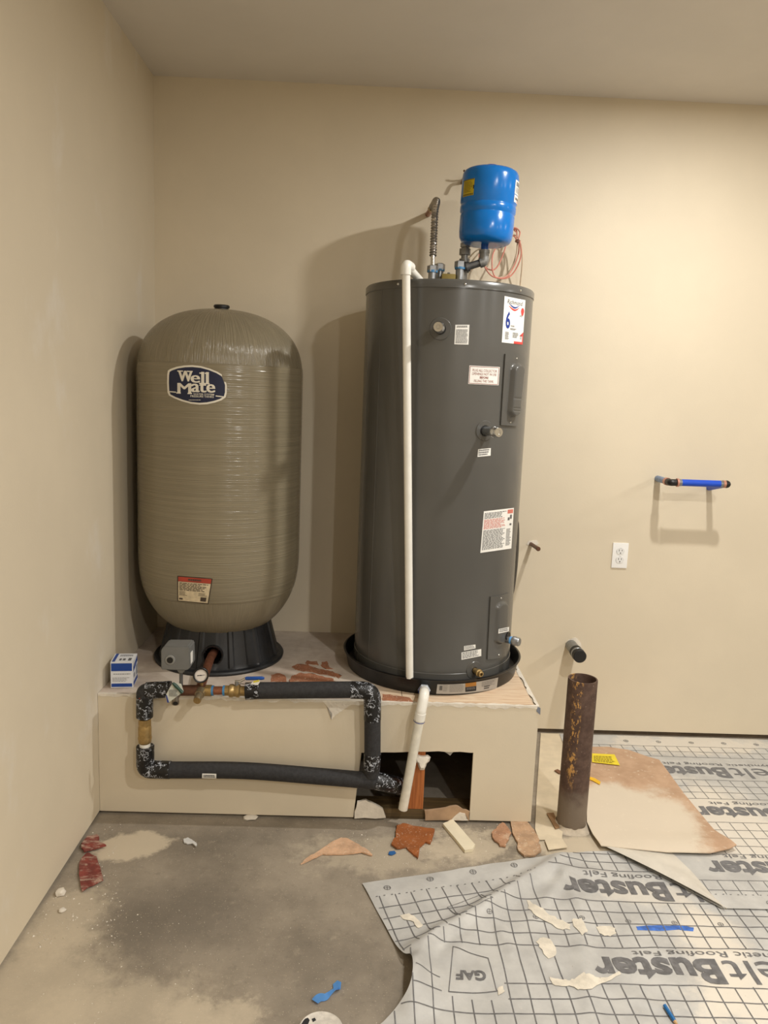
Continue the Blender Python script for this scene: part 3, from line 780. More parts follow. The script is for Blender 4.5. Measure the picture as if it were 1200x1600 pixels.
ink(lambda b: (swoosh(b, -0.03, 0.035), text2(b, '6', qd(0.13, 0.31, 0.345, 0.69), 0.03)), BLUEI, on, o, 'sticker_numeral')
ink(lambda b: (swoosh(b, 0.02, 0.04), ring2(b, 0.90, 0.26, 0.0, 0.075, 18, 1.0), ring2(b, 0.90, 0.30, 0.0, 0.06, 18, 1.0), rect2(b, 0.58, 0.945, 1.0, 1.0), poly2(b, [(1.0, 0.72), (1.0, 0.82), (0.82, 0.82)]), rect2(b, 0.96, 0.80, 1.0, 0.95)), M('sticker red bright', (214, 70, 66), 0.5, var=0.1), on, o, 'sticker_red')
on, o = sticker([(711.5, 507.5), (733.5, 507.5), (732, 538.5), (709.8, 538)], 'notice_sticker', 'small white sticker beside the upper port')
ink(lambda b: (fine_print(b, 2, 0.12, 0.05, 0.9, 0.15, RNG, 0.6), fine_print(b, 10, 0.08, 0.24, 0.93, 0.97, RNG, 0.5, 0.1)), M('mid ink', (96, 96, 98), 0.6, var=0), on, o, 'sticker_print')
on, o = sticker([(733.5, 571), (781, 573.5), (779, 602), (731.5, 600)], 'plug_notice', 'white red-bordered notice about collector openings')
ink(lambda b: (text2(b, 'PLUG ALL COLLECTOR', qd(0.12, 0.17, 0.92, 0.31)), text2(b, 'OPENINGS NOT IN USE', qd(0.11, 0.36, 0.91, 0.50)), text2(b, 'FILLING THE TANK', qd(0.19, 0.74, 0.83, 0.88))), M('rose ink', (164, 112, 104), 0.6, var=0), on, o, 'notice_text')
ink(lambda b: (text2(b, 'BEFORE', qd(0.37, 0.56, 0.65, 0.68), 0.02), rect2(b, 0.02, 0.03, 0.98, 0.055), rect2(b, 0.02, 0.945, 0.98, 0.97), rect2(b, 0.02, 0.03, 0.035, 0.97), rect2(b, 0.965, 0.03, 0.98, 0.97)), M('brown red ink', (140, 66, 58), 0.6, var=0), on, o, 'notice_border')
on, o = sticker([(747, 702), (767, 700), (766.5, 712), (746, 714)], 'port_sticker', 'tiny white sticker below the middle port')
ink(lambda b: (fine_print(b, 3, 0.08, 0.1, 0.92, 0.95, RNG, 0.6, 0.2)), INKG, on, o, 'sticker_print')
on, o = sticker([(756, 799), (803, 793.5), (799, 857), (750.5, 864)], 'safety_sticker', 'large white safety sticker with red passages')
ink(lambda b: (fine_print(b, 5, 0.04, 0.05, 0.76, 0.2, RNG, 0.55), fine_print(b, 17, 0.04, 0.47, 0.76, 0.95, RNG, 0.55, 0.15), fine_print(b, 12, 0.80, 0.5, 0.96, 0.92, RNG, 0.5), rect2(b, 0.82, 0.22, 0.88, 0.29), rect2(b, 0.89, 0.16, 0.95, 0.26), rect2(b, 0.89, 0.37, 0.95, 0.42)), M('mid ink'), on, o, 'sticker_print')
ink(lambda b: (fine_print(b, 9, 0.04, 0.21, 0.76, 0.45, RNG, 0.55), rect2(b, 0.80, 0.03, 0.98, 0.125)), M('salmon ink', (206, 118, 104), 0.6, var=0), on, o, 'sticker_red')
on, o = sticker([(773, 981), (788.5, 978), (788, 985), (772.5, 988)], 'panel_sticker', 'tiny white sticker on the lower element cover')
bmx = [c for c in heater.children if c.name.startswith('panel_sticker')]
ink(lambda b: fine_print(b, 2, 0.08, 0.15, 0.92, 0.9, RNG, 0.6, 0.1), INKG, on, o, 'sticker_print')
for c_ in [o] + list(o.children):                              # lift it onto the plate
    for v in c_.data.vertices:
        n_ = Vector((v.co.x - HT[0], v.co.y - HT[1], 0)).normalized(); v.co += n_ * 0.0185
on, o = sticker([(725, 1009.5), (743, 1007), (743, 1013), (725, 1016.5)], 'valve_sticker', 'upper of two small white stickers above the drain valve')
ink(lambda b: fine_print(b, 3, 0.06, 0.12, 0.94, 0.95, RNG, 0.55, 0.2), INKG, on, o, 'sticker_print')
on, o = sticker([(721, 1019.5), (752, 1014), (752, 1025), (721, 1031)], 'valve_sticker', 'lower of two small white stickers above the drain valve')
ink(lambda b: fine_print(b, 4, 0.05, 0.1, 0.95, 0.95, RNG, 0.55, 0.2), INKG, on, o, 'sticker_print')
# nipples and plugs on the lid
def top_fitting(name, x, Y, z1, r, blue=None, mat=STEEL, head=None):
    p = atY(x, 440, Y); base = Vector((p.x, Y, ZTOP - 0.007))
    o = obj(name, lathe(B(), [(0, 0), (r * 1.15, 0), (r * 1.15, 0.012), (r, 0.014), (r, z1 - base.z), (0, z1 - base.z)], base, seg=24), mat, heater)
    if blue: obj('dielectric_band', lathe(B(), [(r, blue - base.z), (r * 1.25, blue - base.z), (r * 1.25, blue - base.z + 0.008), (r, blue - base.z + 0.009)], base, seg=24), M('blue dielectric', (66, 128, 176), 0.5), o)
    if head: obj('hex_nut', lathe(B(), [(r, z1 - base.z - 0.022), (r * 1.35, z1 - base.z - 0.022), (r * 1.35, z1 - base.z), (r * 0.8, z1 - base.z + 0.004), (0, z1 - base.z + 0.004)], base, seg=6), STEEL, o)
    return base
HOT = top_fitting('hot_nipple', 675, 2.99, atY(676, 416, 2.99).z, 0.0155, atY(675, 426, 2.99).z, STEEL, True)
top_fitting('anode_plug', 686.5, 3.04, atY(686, 413, 3.04).z, 0.0145, atY(686, 424, 3.04).z, STEEL, True)
COLD = top_fitting('cold_nipple', 718, 2.99, atY(718, 409, 2.99).z, 0.0165, atY(718, 421, 2.99).z, STEEL, True)
bm = B(); p = atY(701, 432, 3.0); box(bm, p.x - 0.028, p.x + 0.024, 2.97, 3.03, ZTOP - 0.007, p.z + 0.006, 0.004); obj('junction_cover', bm, M('olive brass', (122, 106, 52), 0.5, 0.4), heater)
bm = B(); rod(bm, (p.x, 3.0, p.z + 0.004), (p.x, 3.0, p.z + 0.014), 0.005); obj('cover_screw', bm, GREYIRON, heater)

# PVC relief discharge pipe down the front of the heater
DY = HT[1] - HR - 0.016
pt, pb = atY(634.5, 418, DY), atY(640, 1059, DY + 0.001)
dp = thing('relief_pipe', (pb.x, pb.y, pb.z), 'long white plastic discharge pipe running down the front of the heater', 'pipe')
rp = 0.0138
obj('pipe', rod(B(), pb, pt, rp, 24), PVC, dp)
k_ = atY(656, 433, DY + 0.14)
obj('elbow', tube(B(), arc_path([pt + Vector((0, 0, -0.024)), pt + Vector((0, 0, 0.010)), pt + (k_ - pt).normalized() * 0.045 + Vector((0, 0, 0.010))], 0.022, 8), 0.0175, 20), PVC, dp)
obj('branch', tube(B(), [pt + Vector((0, 0, 0.008)), k_ + Vector((0, 0, -0.01))], 0.0135, 20), PVC, dp)

# flexible corrugated connector, heater to wall
fx = thing('flexible_connector', (HOT.x, HOT.y, HOT.z), 'corrugated steel water connector rising from the heater to the wall', 'connector')
a = Vector((HOT.x, HOT.y, atY(676, 416, HOT.y).z)); f0 = atY(676.5, 400, 2.99); f1 = atY(680, 330, 3.03); f2 = atY(682, 314, 3.06); 
obj('tail_tube', rod(B(), a + Vector((0, 0, 0.003)), f0 + Vector((0, 0, 0.01)), 0.0085), CHROME, fx)
pth = catmull([f0, f0.lerp(f1, 0.5), f1, f2 + Vector((0.001, 0, -0.004)), f2 + Vector((0.0, 0.03, 0.006)), atY(679, 318, 3.14), atY(675.5, 324, 3.20)], 40)
dist = 0; rr = []
for i, q in enumerate(pth):
    if i: dist += (q - pth[i - 1]).length
    rr.append(0.0122 + 0.0022 * math.sin(dist * 2 * PI / 0.0105))
obj('corrugated_tube', tube(B(), pth, rr, 20), M('ribbed steel', (172, 166, 158), 0.3, 0.85, 0.1), fx)
obj('wall_stub', tube(B(), [pth[-1], atY(668.5, 335, D - 0.001)], 0.011, 16), COPPER, fx)
obj('wall_nut', rod(B(), pth[-1], pth[-1].lerp(atY(668.5, 335, D), 0.2), 0.0155, 6), BRASS, fx)

# ================================================================== DRAIN PAN
PR = 0.352; PZ = HP
pan = thing('drain_pan', (HT[0], HT[1], PZ), 'round black plastic drain pan under the grey heater', 'pan')
pprof = [(0, 0.002), (0.338, 0.002), (PR - 0.004, 0.056), (PR + 0.002, 0.058), (PR + 0.004, 0.062), (PR - 0.003, 0.064), (PR - 0.006, 0.060), (0.337, 0.012), (0.0, 0.012)]
obj('basin', lathe(B(), pprof, (HT[0], HT[1], PZ), seg=128), M('pan plastic', (14, 14, 15), 0.35, var=0.2), pan)
def pan_pt(x, y, off=0.0016):
    r = 0.345
    for _ in range(8):
        p_ = cyl(x, y, HT, r); r = 0.338 + (PR - 0.004 - 0.338) * (p_.z - PZ - 0.002) / 0.054 + off
    return p_
pl = [(683.5, 1069.3), (730, 1067.5), (778.5, 1058.5), (776, 1075.5), (730, 1083), (681.5, 1084)]
def on_pan(off):
    def f(u, v):
        t = quad_curve(pl[0], pl[1], pl[2], u); b2 = quad_curve(pl[5], pl[4], pl[3], u); q_ = t.lerp(b2, v); return pan_pt(q_.x, q_.y, off)
    return f
def quad_curve(a, b, c, t):
    a, b, c = Vector(a), Vector(b), Vector(c); m_ = 2 * b - 0.5 * (a + c)
    return (1 - t) ** 2 * a + 2 * t * (1 - t) * m_ + t * t * c
bm = B(); rect2(bm, 0, 0, 1, 1); lay(bm, on_pan(0.0012), 0.05, 7); pls = obj('pan_sticker', bm, M('grey sticker', (176, 172, 166), 0.5, var=0.06), pan)
for dr, mt in ((lambda b: (fine_print(b, 5, 0.21, 0.1, 0.44, 0.85, RNG, 0.5, 0.1), fine_print(b, 6, 0.74, 0.1, 0.98, 0.6, RNG, 0.5), fine_print(b, 4, 0.1, 0.1, 0.18, 0.8, RNG, 0.4)), M('pale ink', (140, 136, 132), 0.6, var=0)),
               (lambda b: ([rect2(b, 0.04, 0.15 + 0.07 * i, 0.09, 0.19 + 0.07 * i) for i in range(7)], rect2(b, 0.47, 0.40, 0.65, 0.86), fine_print(b, 2, 0.78, 0.55, 0.9, 0.9, RNG, 0.5)), INK),
               (lambda b: rect2(b, 0.47, 0.0, 0.65, 0.38), M('amber ink', (176, 120, 48), 0.5))):
    bm = B(); dr(bm); lay(bm, on_pan(0.0018), 0.05, 7); obj('sticker_print', bm, mt, pls)
bm = B(); fine_print(bm, 2, 0.49, 0.48, 0.63, 0.72, RNG, 0.6, 0); lay(bm, on_pan(0.0023), 0.05, 7); obj('sticker_print', bm, INKG, pls)

# pan drain pipe
pj = pan_pt(663, 1077); nn = Vector((pj.x - HT[0], pj.y - HT[1], 0)).normalized()
pd = thing('pan_drain_pipe', (fp(632, 1266).x, YP - 0.05, 0.066), 'slanting white plastic drain pipe hanging off the black pan', 'pipe')
bm = B(); lathe(bm, [(0, 0.0), (0.022, 0.0), (0.022, 0.014), (0.019, 0.018), (0, 0.018)], pj, nn, 6); obj('nut', bm, M('bluish pvc', (210, 218, 228), 0.35, var=0.03), pd)
e1 = pj + nn * 0.052; e2 = atY(655.5, 1123, YP - 0.046); e3 = atY(629.5, 1264, YP - 0.034)
e2b = atY(641, 1172, YP - 0.050)
dn = (e3 - e2).normalized()
e1 = atY(663, 1086, YP - 0.030)
pth = arc_path([pj + nn * 0.012, e1 + Vector((0, 0, 0.006)), e2 - dn * 0.03, e2 - dn * 0.025, e2 + dn * 0.004], 0.03, 8)
obj('elbow', tube(B(), pth, [0.0182] * (len(pth) - 2) + [0.0195] * 2, 24), PVC, pd)
obj('pipe', tube(B(), [e2 - dn * 0.015, e3], 0.0168, 24), M('grimy pvc', (226, 222, 208), 0.4, var=0.08, vscale=30), pd)
bm = B(); lathe(bm, [(0.0192, -0.001), (0.0200, 0), (0.0192, 0.0015)], e2 + dn * 0.009, dn, 24); obj('primer_stain', bm, BLUEI, pd)
bm = B(); lathe(bm, [(0.0165, 0.0), (0.0205, 0.0), (0.0205, 0.002), (0.0165, 0.002)], pj + nn * 0.019, nn, 24); obj('primer_stain', bm, BLUEI, pd)

# ================================================================== EXPANSION TANK
ET = Vector((0.424, 2.985, 0)); 
zt, zb = atY(768, 266, ET.y).z, atY(757, 384, ET.y).z
c1 = atY(757.5, 384, ET.y); c0 = Vector((c1.x, ET.y, zb)); ax = (atY(768, 264, ET.y) - c1); ax = (ax + Vector((0, 0.0, 0))).normalized()
hh = (zt - zb) / ax.z; er = 0.1045
exp = thing('expansion_tank', (c0.x, c0.y, c0.z), 'small bright blue thermal expansion tank mounted above the heater', 'expansion tank')
prof = [(0, 0.004), (er * 0.5, 0.002), (er * 0.72, 0.003), (er * 0.86, 0.010), (er * 0.935, 0.024), (er * 0.96, 0.045), (er * 0.965, hh * 0.38), (er * 0.945, hh * 0.395), (er * 0.945, hh * 0.405), (er * 0.985, hh * 0.43), (er * 0.988, hh * 0.50), (er * 0.965, hh * 0.515), (er * 0.965, hh * 0.525), (er, hh * 0.55),
        (er, hh * 0.88), (er * 0.985, hh * 0.925), (er * 0.94, hh * 0.96), (er * 0.85, hh * 0.982), (er * 0.6, hh * 0.995), (0, hh)]
obj('shell', lathe(B(), prof, c0, ax, 80), M('blue enamel', (6, 112, 196), 0.2, var=0.04), exp, angle=60)
obj('cap', lathe(B(), [(0, hh - 0.004), (0.029, hh - 0.004), (0.029, hh + 0.010), (0.025, hh + 0.015), (0, hh + 0.015)], c0, ax, 32), M('deep blue plastic', (16, 60, 168), 0.4, var=0.03), exp)
ex_x, ex_y, ex_a = frame(ax)
if abs(ax.z) > 0.98: ex_x, ex_y, ex_a = Vector((1, 0, 0)), Vector((0, 1, 0)), ax
ex_x = (Vector((1, 0, 0)) - ax * ax.x).normalized(); ex_y = ax.cross(ex_x)
def epol(t, h, off=0.0012):                       # t = 0 faces the camera, positive to the right
    r_ = er + off; return c0 + ax * h + ex_x * r_ * math.sin(t) - ex_y * r_ * math.cos(t)
def esticker(t0, t1, h0, h1, mat, name, off=0.0010):
    bm = B(); rect2(bm, 0, 0, 1, 1); lay(bm, lambda u, v: epol(t0 + (t1 - t0) * u, h1 + (h0 - h1) * v, off), 0.1)
    return obj(name, bm, mat, exp)
def eink(t0, t1, h0, h1, draw, mat, par, name='sticker_print', off=0.0016):
    bm = B(); draw(bm); lay(bm, lambda u, v: epol(t0 + (t1 - t0) * u, h1 + (h0 - h1) * v, off), 0.1); obj(name, bm, mat, par)
R1 = (math.radians(-72), math.radians(-40), hh * 0.585, hh * 0.80)
o = esticker(*R1, M('yellow sticker', (198, 176, 34), 0.5, var=0.05), 'yellow_sticker'); o['label'] = 'yellow caution sticker'
eink(*R1, lambda b: ([rect2(b, 0.1 * i, 0.0, 0.1 * i + 0.05, 0.07) for i in range(10)], fine_print(b, 2, 0.05, 0.88, 0.95, 0.98, RNG, 0.6, 0), rect2(b, 0.93, 0.4, 1.0, 0.62)), INK, o)
eink(*R1, lambda b: fine_print(b, 8, 0.12, 0.14, 0.88, 0.82, RNG, 0.4), M('olive ink', (120, 104, 24), 0.6, var=0), o)
R2 = (math.radians(52), math.radians(82), hh * 0.66, hh * 0.84); R3 = (math.radians(52), math.radians(82), hh * 0.555, hh * 0.65)
o = esticker(*R2, WHITE, 'white_sticker'); o['label'] = 'white product sticker'
eink(*R2, lambda b: (fine_print(b, 3, 0.15, 0.12, 0.85, 0.42, RNG, 0.8, 0.05), fine_print(b, 6, 0.12, 0.5, 0.9, 0.92, RNG, 0.4)), INKG, o)
o = esticker(*R3, WHITE, 'brand_sticker')
eink(*R3, lambda b: fine_print(b, 2, 0.12, 0.35, 0.9, 0.7, RNG, 0.7, 0), INK, o); eink(*R3, lambda b: rect2(b, 0.35, 0.8, 0.85, 0.88), REDI, o)
# stem, elbow and cross pipe back to the cold nipple
s0 = c0 + ax * 0.004; s1 = atY(757, 392, ET.y)
obj('stem', rod(B(), s1 + Vector((0, 0, -0.006)), s0, 0.014, 20), M('stem blue', (10, 84, 170), 0.35, var=0.03), exp)
eb = atY(756, 409, ET.y); tee = Vector((COLD.x + 0.018, COLD.y, atY(726, 418, COLD.y).z))
obj('elbow', tube(B(), arc_path([s1 + Vector((0, 0, 0.002)), eb + Vector((0.001, 0, 0.0)), eb.lerp(tee, 0.22)], 0.03, 10), 0.0185, 22), GREYIRON, exp)
obj('elbow_lip', tube(B(), [s1 + Vector((0, 0, -0.008)), s1 + Vector((0, 0, 0.003))], 0.0205, 22), GREYIRON, exp)
obj('cross_pipe', tube(B(), [eb.lerp(tee, 0.15), tee], 0.0135, 20), M('dark iron', (104, 104, 104), 0.42, 0.5, 0.15), exp)
obj('lip_ring', tube(B(), [tee.lerp(eb, 0.05), tee.lerp(eb, 0.22)], 0.0185, 20), M('dark iron'), exp)
# riser behind: tee body and union
tp = Vector((COLD.x + 0.020, COLD.y + 0.045, 0))
bz = [atY(725, y, tp.y).z for y in (434, 421, 409, 399, 392, 383)]
ris = thing('cold_riser', (tp.x, tp.y, ZTOP - 0.006), 'short grey iron riser with union and tee behind the cold nipple', 'pipe fitting')
obj('riser_pipe', lathe(B(), [(0, 0), (0.014, 0), (0.014, bz[-1] + 0.03 - ZTOP), (0, bz[-1] + 0.03 - ZTOP)], (tp.x, tp.y, ZTOP - 0.006), seg=20), GREYIRON, ris)
obj('tee_body', lathe(B(), [(0.014, 0), (0.020, 0.001), (0.020, 0.05), (0.014, 0.051)], (tp.x, tp.y, bz[1] - 0.012), seg=20), GREYIRON, ris)
obj('union_nut', lathe(B(), [(0.014, 0), (0.0215, 0.001), (0.0215, 0.024), (0.014, 0.026)], (tp.x, tp.y, bz[3]), seg=8), GREYIRON, ris)
obj('union_nut', lathe(B(), [(0.014, 0), (0.019, 0.001), (0.019, 0.016), (0.014, 0.017)], (tp.x, tp.y, bz[4] + 0.012), seg=8), STEEL, ris)

# coiled cable hung on the wall beside the blue tank
cb = thing('cable_coil', (atY(808, 372, D - 0.06).x, D - 0.06, 2.0), 'loosely coiled pink and white cable hanging behind the blue tank', 'cable')
PINK = M('pink cable', (206, 130, 112), 0.45, var=0.12, vscale=40); PALE = M('pale cable', (206, 186, 160), 0.5, var=0.1)
loops = [([(808, 372), (806, 358), (796, 362), (788, 392), (776, 418), (764, 421), (752, 410), (750, 395), (770, 372), (800, 368), (808, 376)], PINK, 0.0),
         ([(810, 374), (812, 362), (802, 356), (788, 370), (770, 398), (772, 430), (790, 433), (802, 418), (810, 396), (811, 376)], PINK, -0.012),
         ([(809, 376), (806, 400), (796, 424), (780, 434), (765, 428), (757, 412), (760, 392), (784, 366), (806, 368)], PALE, 0.010),
         ([(812, 376), (814, 400), (804, 424), (790, 435), (770, 432), (758, 418), (754, 400)], PINK, -0.02)]
for pts, mt, dy in loops:
    obj('cable_loop', tube(B(), catmull([atY(x, y, D - 0.075 + dy + 0.012 * math.sin(i)) for i, (x, y) in enumerate(pts)], 10), 0.0028, 8), mt, cb)
obj('tie', lathe(B(), [(0.006, -0.006), (0.011, -0.005), (0.011, 0.005), (0.006, 0.006)], atY(809, 377, D - 0.075), (0.3, 0, 1), 14), M('brown tie', (120, 76, 58), 0.6), cb)
obj('cable_tail', tube(B(), catmull([atY(811, 374, D - 0.07), atY(815, 385, D - 0.07), atY(816, 410, D - 0.065), atY(812.5, 449, D - 0.03)], 10), 0.0028, 8), PALE, cb)
obj('wall_lead', tube(B(), catmull([atY(806, 362, D - 0.075), atY(800, 357, D - 0.05), atY(790, 358, D - 0.002)], 10), 0.0028, 8), PINK, cb)

# small copper end poking from a ragged hole behind the blue tank
p = atY(722, 286, D); cs = thing('copper_stub', p, 'dark copper tail poking from a ragged hole behind the blue tank', 'pipe')
obj('tail', tube(B(), catmull([p, p + Vector((0.0, -0.05, 0.005)), p + Vector((0.004, -0.075, -0.02))], 6), 0.006, 12), COPPERD, cs)
obj('tail', tube(B(), catmull([p + Vector((0.012, 0, 0.012)), p + Vector((0.008, -0.05, 0.022)), p + Vector((-0.002, -0.07, 0.03))], 6), 0.004, 10), COPPERD, cs)

# ================================================================== PIPE MANIFOLD IN FRONT OF THE PLATFORM
YM = YP - 0.048
def mp(x, y, dy=0.0): return atY(x, y, YM + dy)
man = thing('pipe_loop', (mp(226, 1200).x, YM, mp(226, 1200).z), 'black-insulated pipe loop with brass valves along the platform front', 'pipework')
RI = 0.0285
zT = mp(300, 1079).z; zLow = mp(226, 1203).z
pT0, pT1 = mp(385, 1079), mp(560, 1077)
def sleeve(name, a, b, r=RI, mat=FOAM): return obj(name, tube(B(), [a, a.lerp(b, 0.03), a.lerp(b, 0.5), b], r, 28), mat, man)
UR = mp(580, 1079); LR = mp(581, 1205); LL = mp(227, 1201); UL = mp(227, 1078); LE = mp(592, 1221)
sleeve('insulation', mp(402, 1079), mp(552, 1077.5))
obj('tape_wrap', tube(B(), [mp(384, 1080), mp(406, 1079)], 0.0292, 24), WRAP, man)
obj('tape_wrap', tube(B(), arc_path([mp(548, 1078), UR + Vector((0.004, 0, 0)), mp(582, 1124)], 0.034, 10), 0.0300, 26), WRAP, man)
sleeve('insulation', mp(582, 1120), mp(582, 1180))
obj('tape_wrap', tube(B(), [mp(582, 1177), mp(581, 1200)], 0.0296, 24), WRAP, man)
sleeve('insulation', mp(581, 1196), mp(581, 1212), 0.028)
bm = B(); tube(bm, catmull([mp(262, 1203), mp(380, 1204), mp(500, 1213), LE], 8), RI, 28); obj('insulation', bm, FOAM, man)
obj('tape_wrap', tube(B(), arc_path([mp(588, 1220), mp(606, 1224), mp(640, 1232, 0.12)], 0.03, 8), 0.0305, 24), WRAP, man)
obj('tape_wrap', tube(B(), arc_path([mp(227, 1166), LL + Vector((0.0, 0, -0.002)), mp(266, 1203)], 0.022, 8), 0.0305, 24), WRAP, man)
obj('tape_wrap', tube(B(), [mp(226, 1088), mp(226, 1120)], 0.0285, 24), WRAP, man)
obj('tape_wrap', tube(B(), [mp(229, 1079), mp(267, 1077)], 0.0285, 24), WRAP, man)
obj('elbow_foam', tube(B(), arc_path([mp(226, 1091), mp(225, 1080), mp(235, 1080)], 0.02, 8), 0.0265, 22), FOAM, man)
obj('red_tape', tube(B(), [mp(221, 1086.5), mp(226, 1089)], 0.025, 20), M('red tape', (176, 60, 40), 0.5), man)
bm = B(); qm_ = quadmap([(316, 1208.5), (338, 1209), (338, 1216.5), (315.5, 1216)])
def on_low_pipe(off):
    def f(u, v):
        x, y = qm_(u, v); d = ray(x, y); c_ = mp(327, 1204); # cylinder along X
        oy, oz = CAM.y - c_.y, CAM.z - c_.z; r_ = RI + off
        A = d.y ** 2 + d.z ** 2; Bq = 2 * (oy * d.y + oz * d.z); C_ = oy * oy + oz * oz - r_ * r_
        t = (-Bq - math.sqrt(max(0, Bq * Bq - 4 * A * C_))) / (2 * A); return CAM + d * t
    return f
rect2(bm, 0, 0, 1, 1); lay(bm, on_low_pipe(0.0012), 0.2); o = obj('foam_label', bm, WHITE, man)
bm = B(); fine_print(bm, 2, 0.1, 0.3, 0.9, 0.9, RNG, 0.6, 0.1); lay(bm, on_low_pipe(0.0018), 0.2); obj('label_print', bm, INK, o)
# check valve on the left riser
a, b2 = mp(226, 1122), mp(226.5, 1168)
ln = (a - b2).length; axv = (a - b2).normalized()
cv = obj('check_valve', lathe(B(), [(0, ln * .16), (0.019, ln * .16), (0.022, ln * .20), (0.0225, ln * .30), (0.0225, ln * .70), (0.020, ln * .76), (0.019, ln * .80), (0.021, ln * .82), (0.021, ln * .98), (0.018, ln), (0, ln)], b2, axv, 28), BRASS, man)
obj('hex_end', lathe(B(), [(0.018, ln * .74), (0.0222, ln * .74), (0.0222, ln * .95), (0.018, ln * .95)], b2, axv, 6), BRASS, cv)
obj('valve_band', lathe(B(), [(0.022, ln * .30), (0.0236, ln * .31), (0.0236, ln * .36), (0.022, ln * .37)], b2, axv, 28), BRASS, cv)
obj('white_coupling', lathe(B(), [(0.012, -0.01), (0.0185, -0.01), (0.0185, ln * .15), (0.015, ln * .18), (0.0, ln * .18)], b2, axv, 24), PVC, man)
# copper header
hd = obj('copper_header', tube(B(), [mp(262, 1079), mp(322, 1078.5)], 0.0185, 24), COPPERD, man)
obj('header_collar', tube(B(), [mp(264, 1079), mp(272, 1079)], 0.0205, 24), COPPERD, man)
obj('brass_adapter', tube(B(), [mp(320, 1079), mp(331, 1079)], 0.0195, 24), BRASS, man)
obj('blue_ring', tube(B(), [mp(330.5, 1079), mp(334, 1079)], 0.0175, 20), M('blue dielectric'), man)
obj('copper_link', tube(B(), [mp(329, 1079), mp(352, 1079)], 0.0145, 20), COPPER, man)
obj('blue_ring', tube(B(), [mp(348.5, 1079), mp(352, 1079)], 0.0175, 20), M('blue dielectric'), man)
obj('brass_union', tube(B(), [mp(352, 1079), mp(360, 1079)], 0.0185, 8), BRASS, man)
axx = (mp(386, 1080) - mp(358, 1079)); ll = axx.length
bv = obj('ball_valve', lathe(B(), [(0, 0), (0.0195, 0), (0.0225, 0.003), (0.0225, ll * .22), (0.0205, ll * .26), (0.0205, ll * .40), (0.0225, ll * .44), (0.0225, ll * .58), (0.017, ll * .64), (0.017, ll), (0, ll)], mp(358, 1079), axx, 24), BRASS, man)
st0 = mp(370, 1068)
obj('valve_stem', rod(B(), mp(370, 1074), mp(370, 1064), 0.007, 16), GREYIRON, bv)
bm = B(); pth = [mp(367, 1065), mp(376, 1064.5), mp(384, 1060), mp(386, 1059.5)]
for i in range(3):
    pass
tube(bm, pth, 0.0045, 8); obj('lever_arm', bm, CHROME, bv)
bm = B(); tube(bm, [mp(383, 1060), mp(385, 1060), mp(409, 1059.6), mp(413, 1059.6)], [0.0040, 0.0062, 0.0062, 0.0040], 12); obj('lever_grip', bm, M('lever blue', (20, 76, 158), 0.45), bv)
bm = B(); q = [mp(395, 1065, -0.034), mp(405, 1062.5, -0.034), mp(406, 1066, -0.036), mp(403, 1070.5, -0.036), mp(392, 1069, -0.036)]; prism(bm, q, (0, 0.001, 0)); tg = obj('valve_tag', bm, WHITE, bv)
bm = B(); q = [mp(396, 1064.3, -0.036), mp(405, 1062, -0.036), mp(405, 1065, -0.036), mp(396, 1067, -0.036)]; prism(bm, q, (0, 0.0005, 0)); obj('tag_band', bm, M('tag yellow', (222, 208, 70), 0.5), tg)
obj('tag_wire', tube(B(), catmull([mp(374, 1068), mp(384, 1069, -0.02), mp(396, 1067, -0.035)], 8), 0.0012, 6), CHROME, bv)
# feed from the tank
src = HC + Vector((0.0, 0.06, 0.004)); 
fd = obj('tank_feed', tube(B(), arc_path([src, HC + nrm * 0.02 + Vector((-0.006, 0, -0.002)), mp(312, 1078)], 0.02, 6), 0.0155, 22), COPPER, man)
# pressure gauge
gq = mp(313.8, 1055, -0.02); gd = (CAM - gq); gd.z *= 0.4; gd.normalize()
gst = obj('gauge_stem', tube(B(), [mp(315, 1071), gq - gd * 0.012], 0.006, 12), BRASS, man)
gg = obj('pressure_gauge', lathe(B(), [(0, -0.022), (0.022, -0.022), (0.0255, -0.016), (0.0262, -0.004), (0.0262, 0.004), (0.0240, 0.006), (0.0205, 0.005), (0.0205, 0.001), (0, 0.001)], gq, gd, 40), BLACK, man)
obj('dial', lathe(B(), [(0, 0.0022), (0.0204, 0.0022), (0.0204, 0.0010), (0, 0.0010)], gq, gd, 36), M('dial white', (214, 206, 198), 0.4, var=0.02), gg)
gx, gy, gz_ = frame(gd)
bm = B()
for k in range(21):
    t = math.radians(-45 + 270 * k / 20); poly2(bm, [(math.cos(t) * .0192 - .0004 * math.sin(t), math.sin(t) * .0192 + .0004 * math.cos(t)), (math.cos(t) * .0192 + .0004 * math.sin(t), math.sin(t) * .0192 - .0004 * math.cos(t)), (math.cos(t) * .017 + .0004 * math.sin(t), math.sin(t) * .017 - .0004 * math.cos(t)), (math.cos(t) * .017 - .0004 * math.sin(t), math.sin(t) * .017 + .0004 * math.cos(t))])
poly2(bm, [(-0.012, -0.0022), (0.0, -0.0012), (0.014, 0.0004), (0.014, 0.0012), (-0.012, 0.001)]); ring2(bm, 0, 0, 0, 0.0022, 12)
lay(bm, lambda x, y: gq + gx * x + gy * y + gd * 0.0029); obj('dial_marks', bm, INK, gg)
bm = B(); ring2(bm, 0, 0, 0.0262, 0.0278, 30); bm.free()
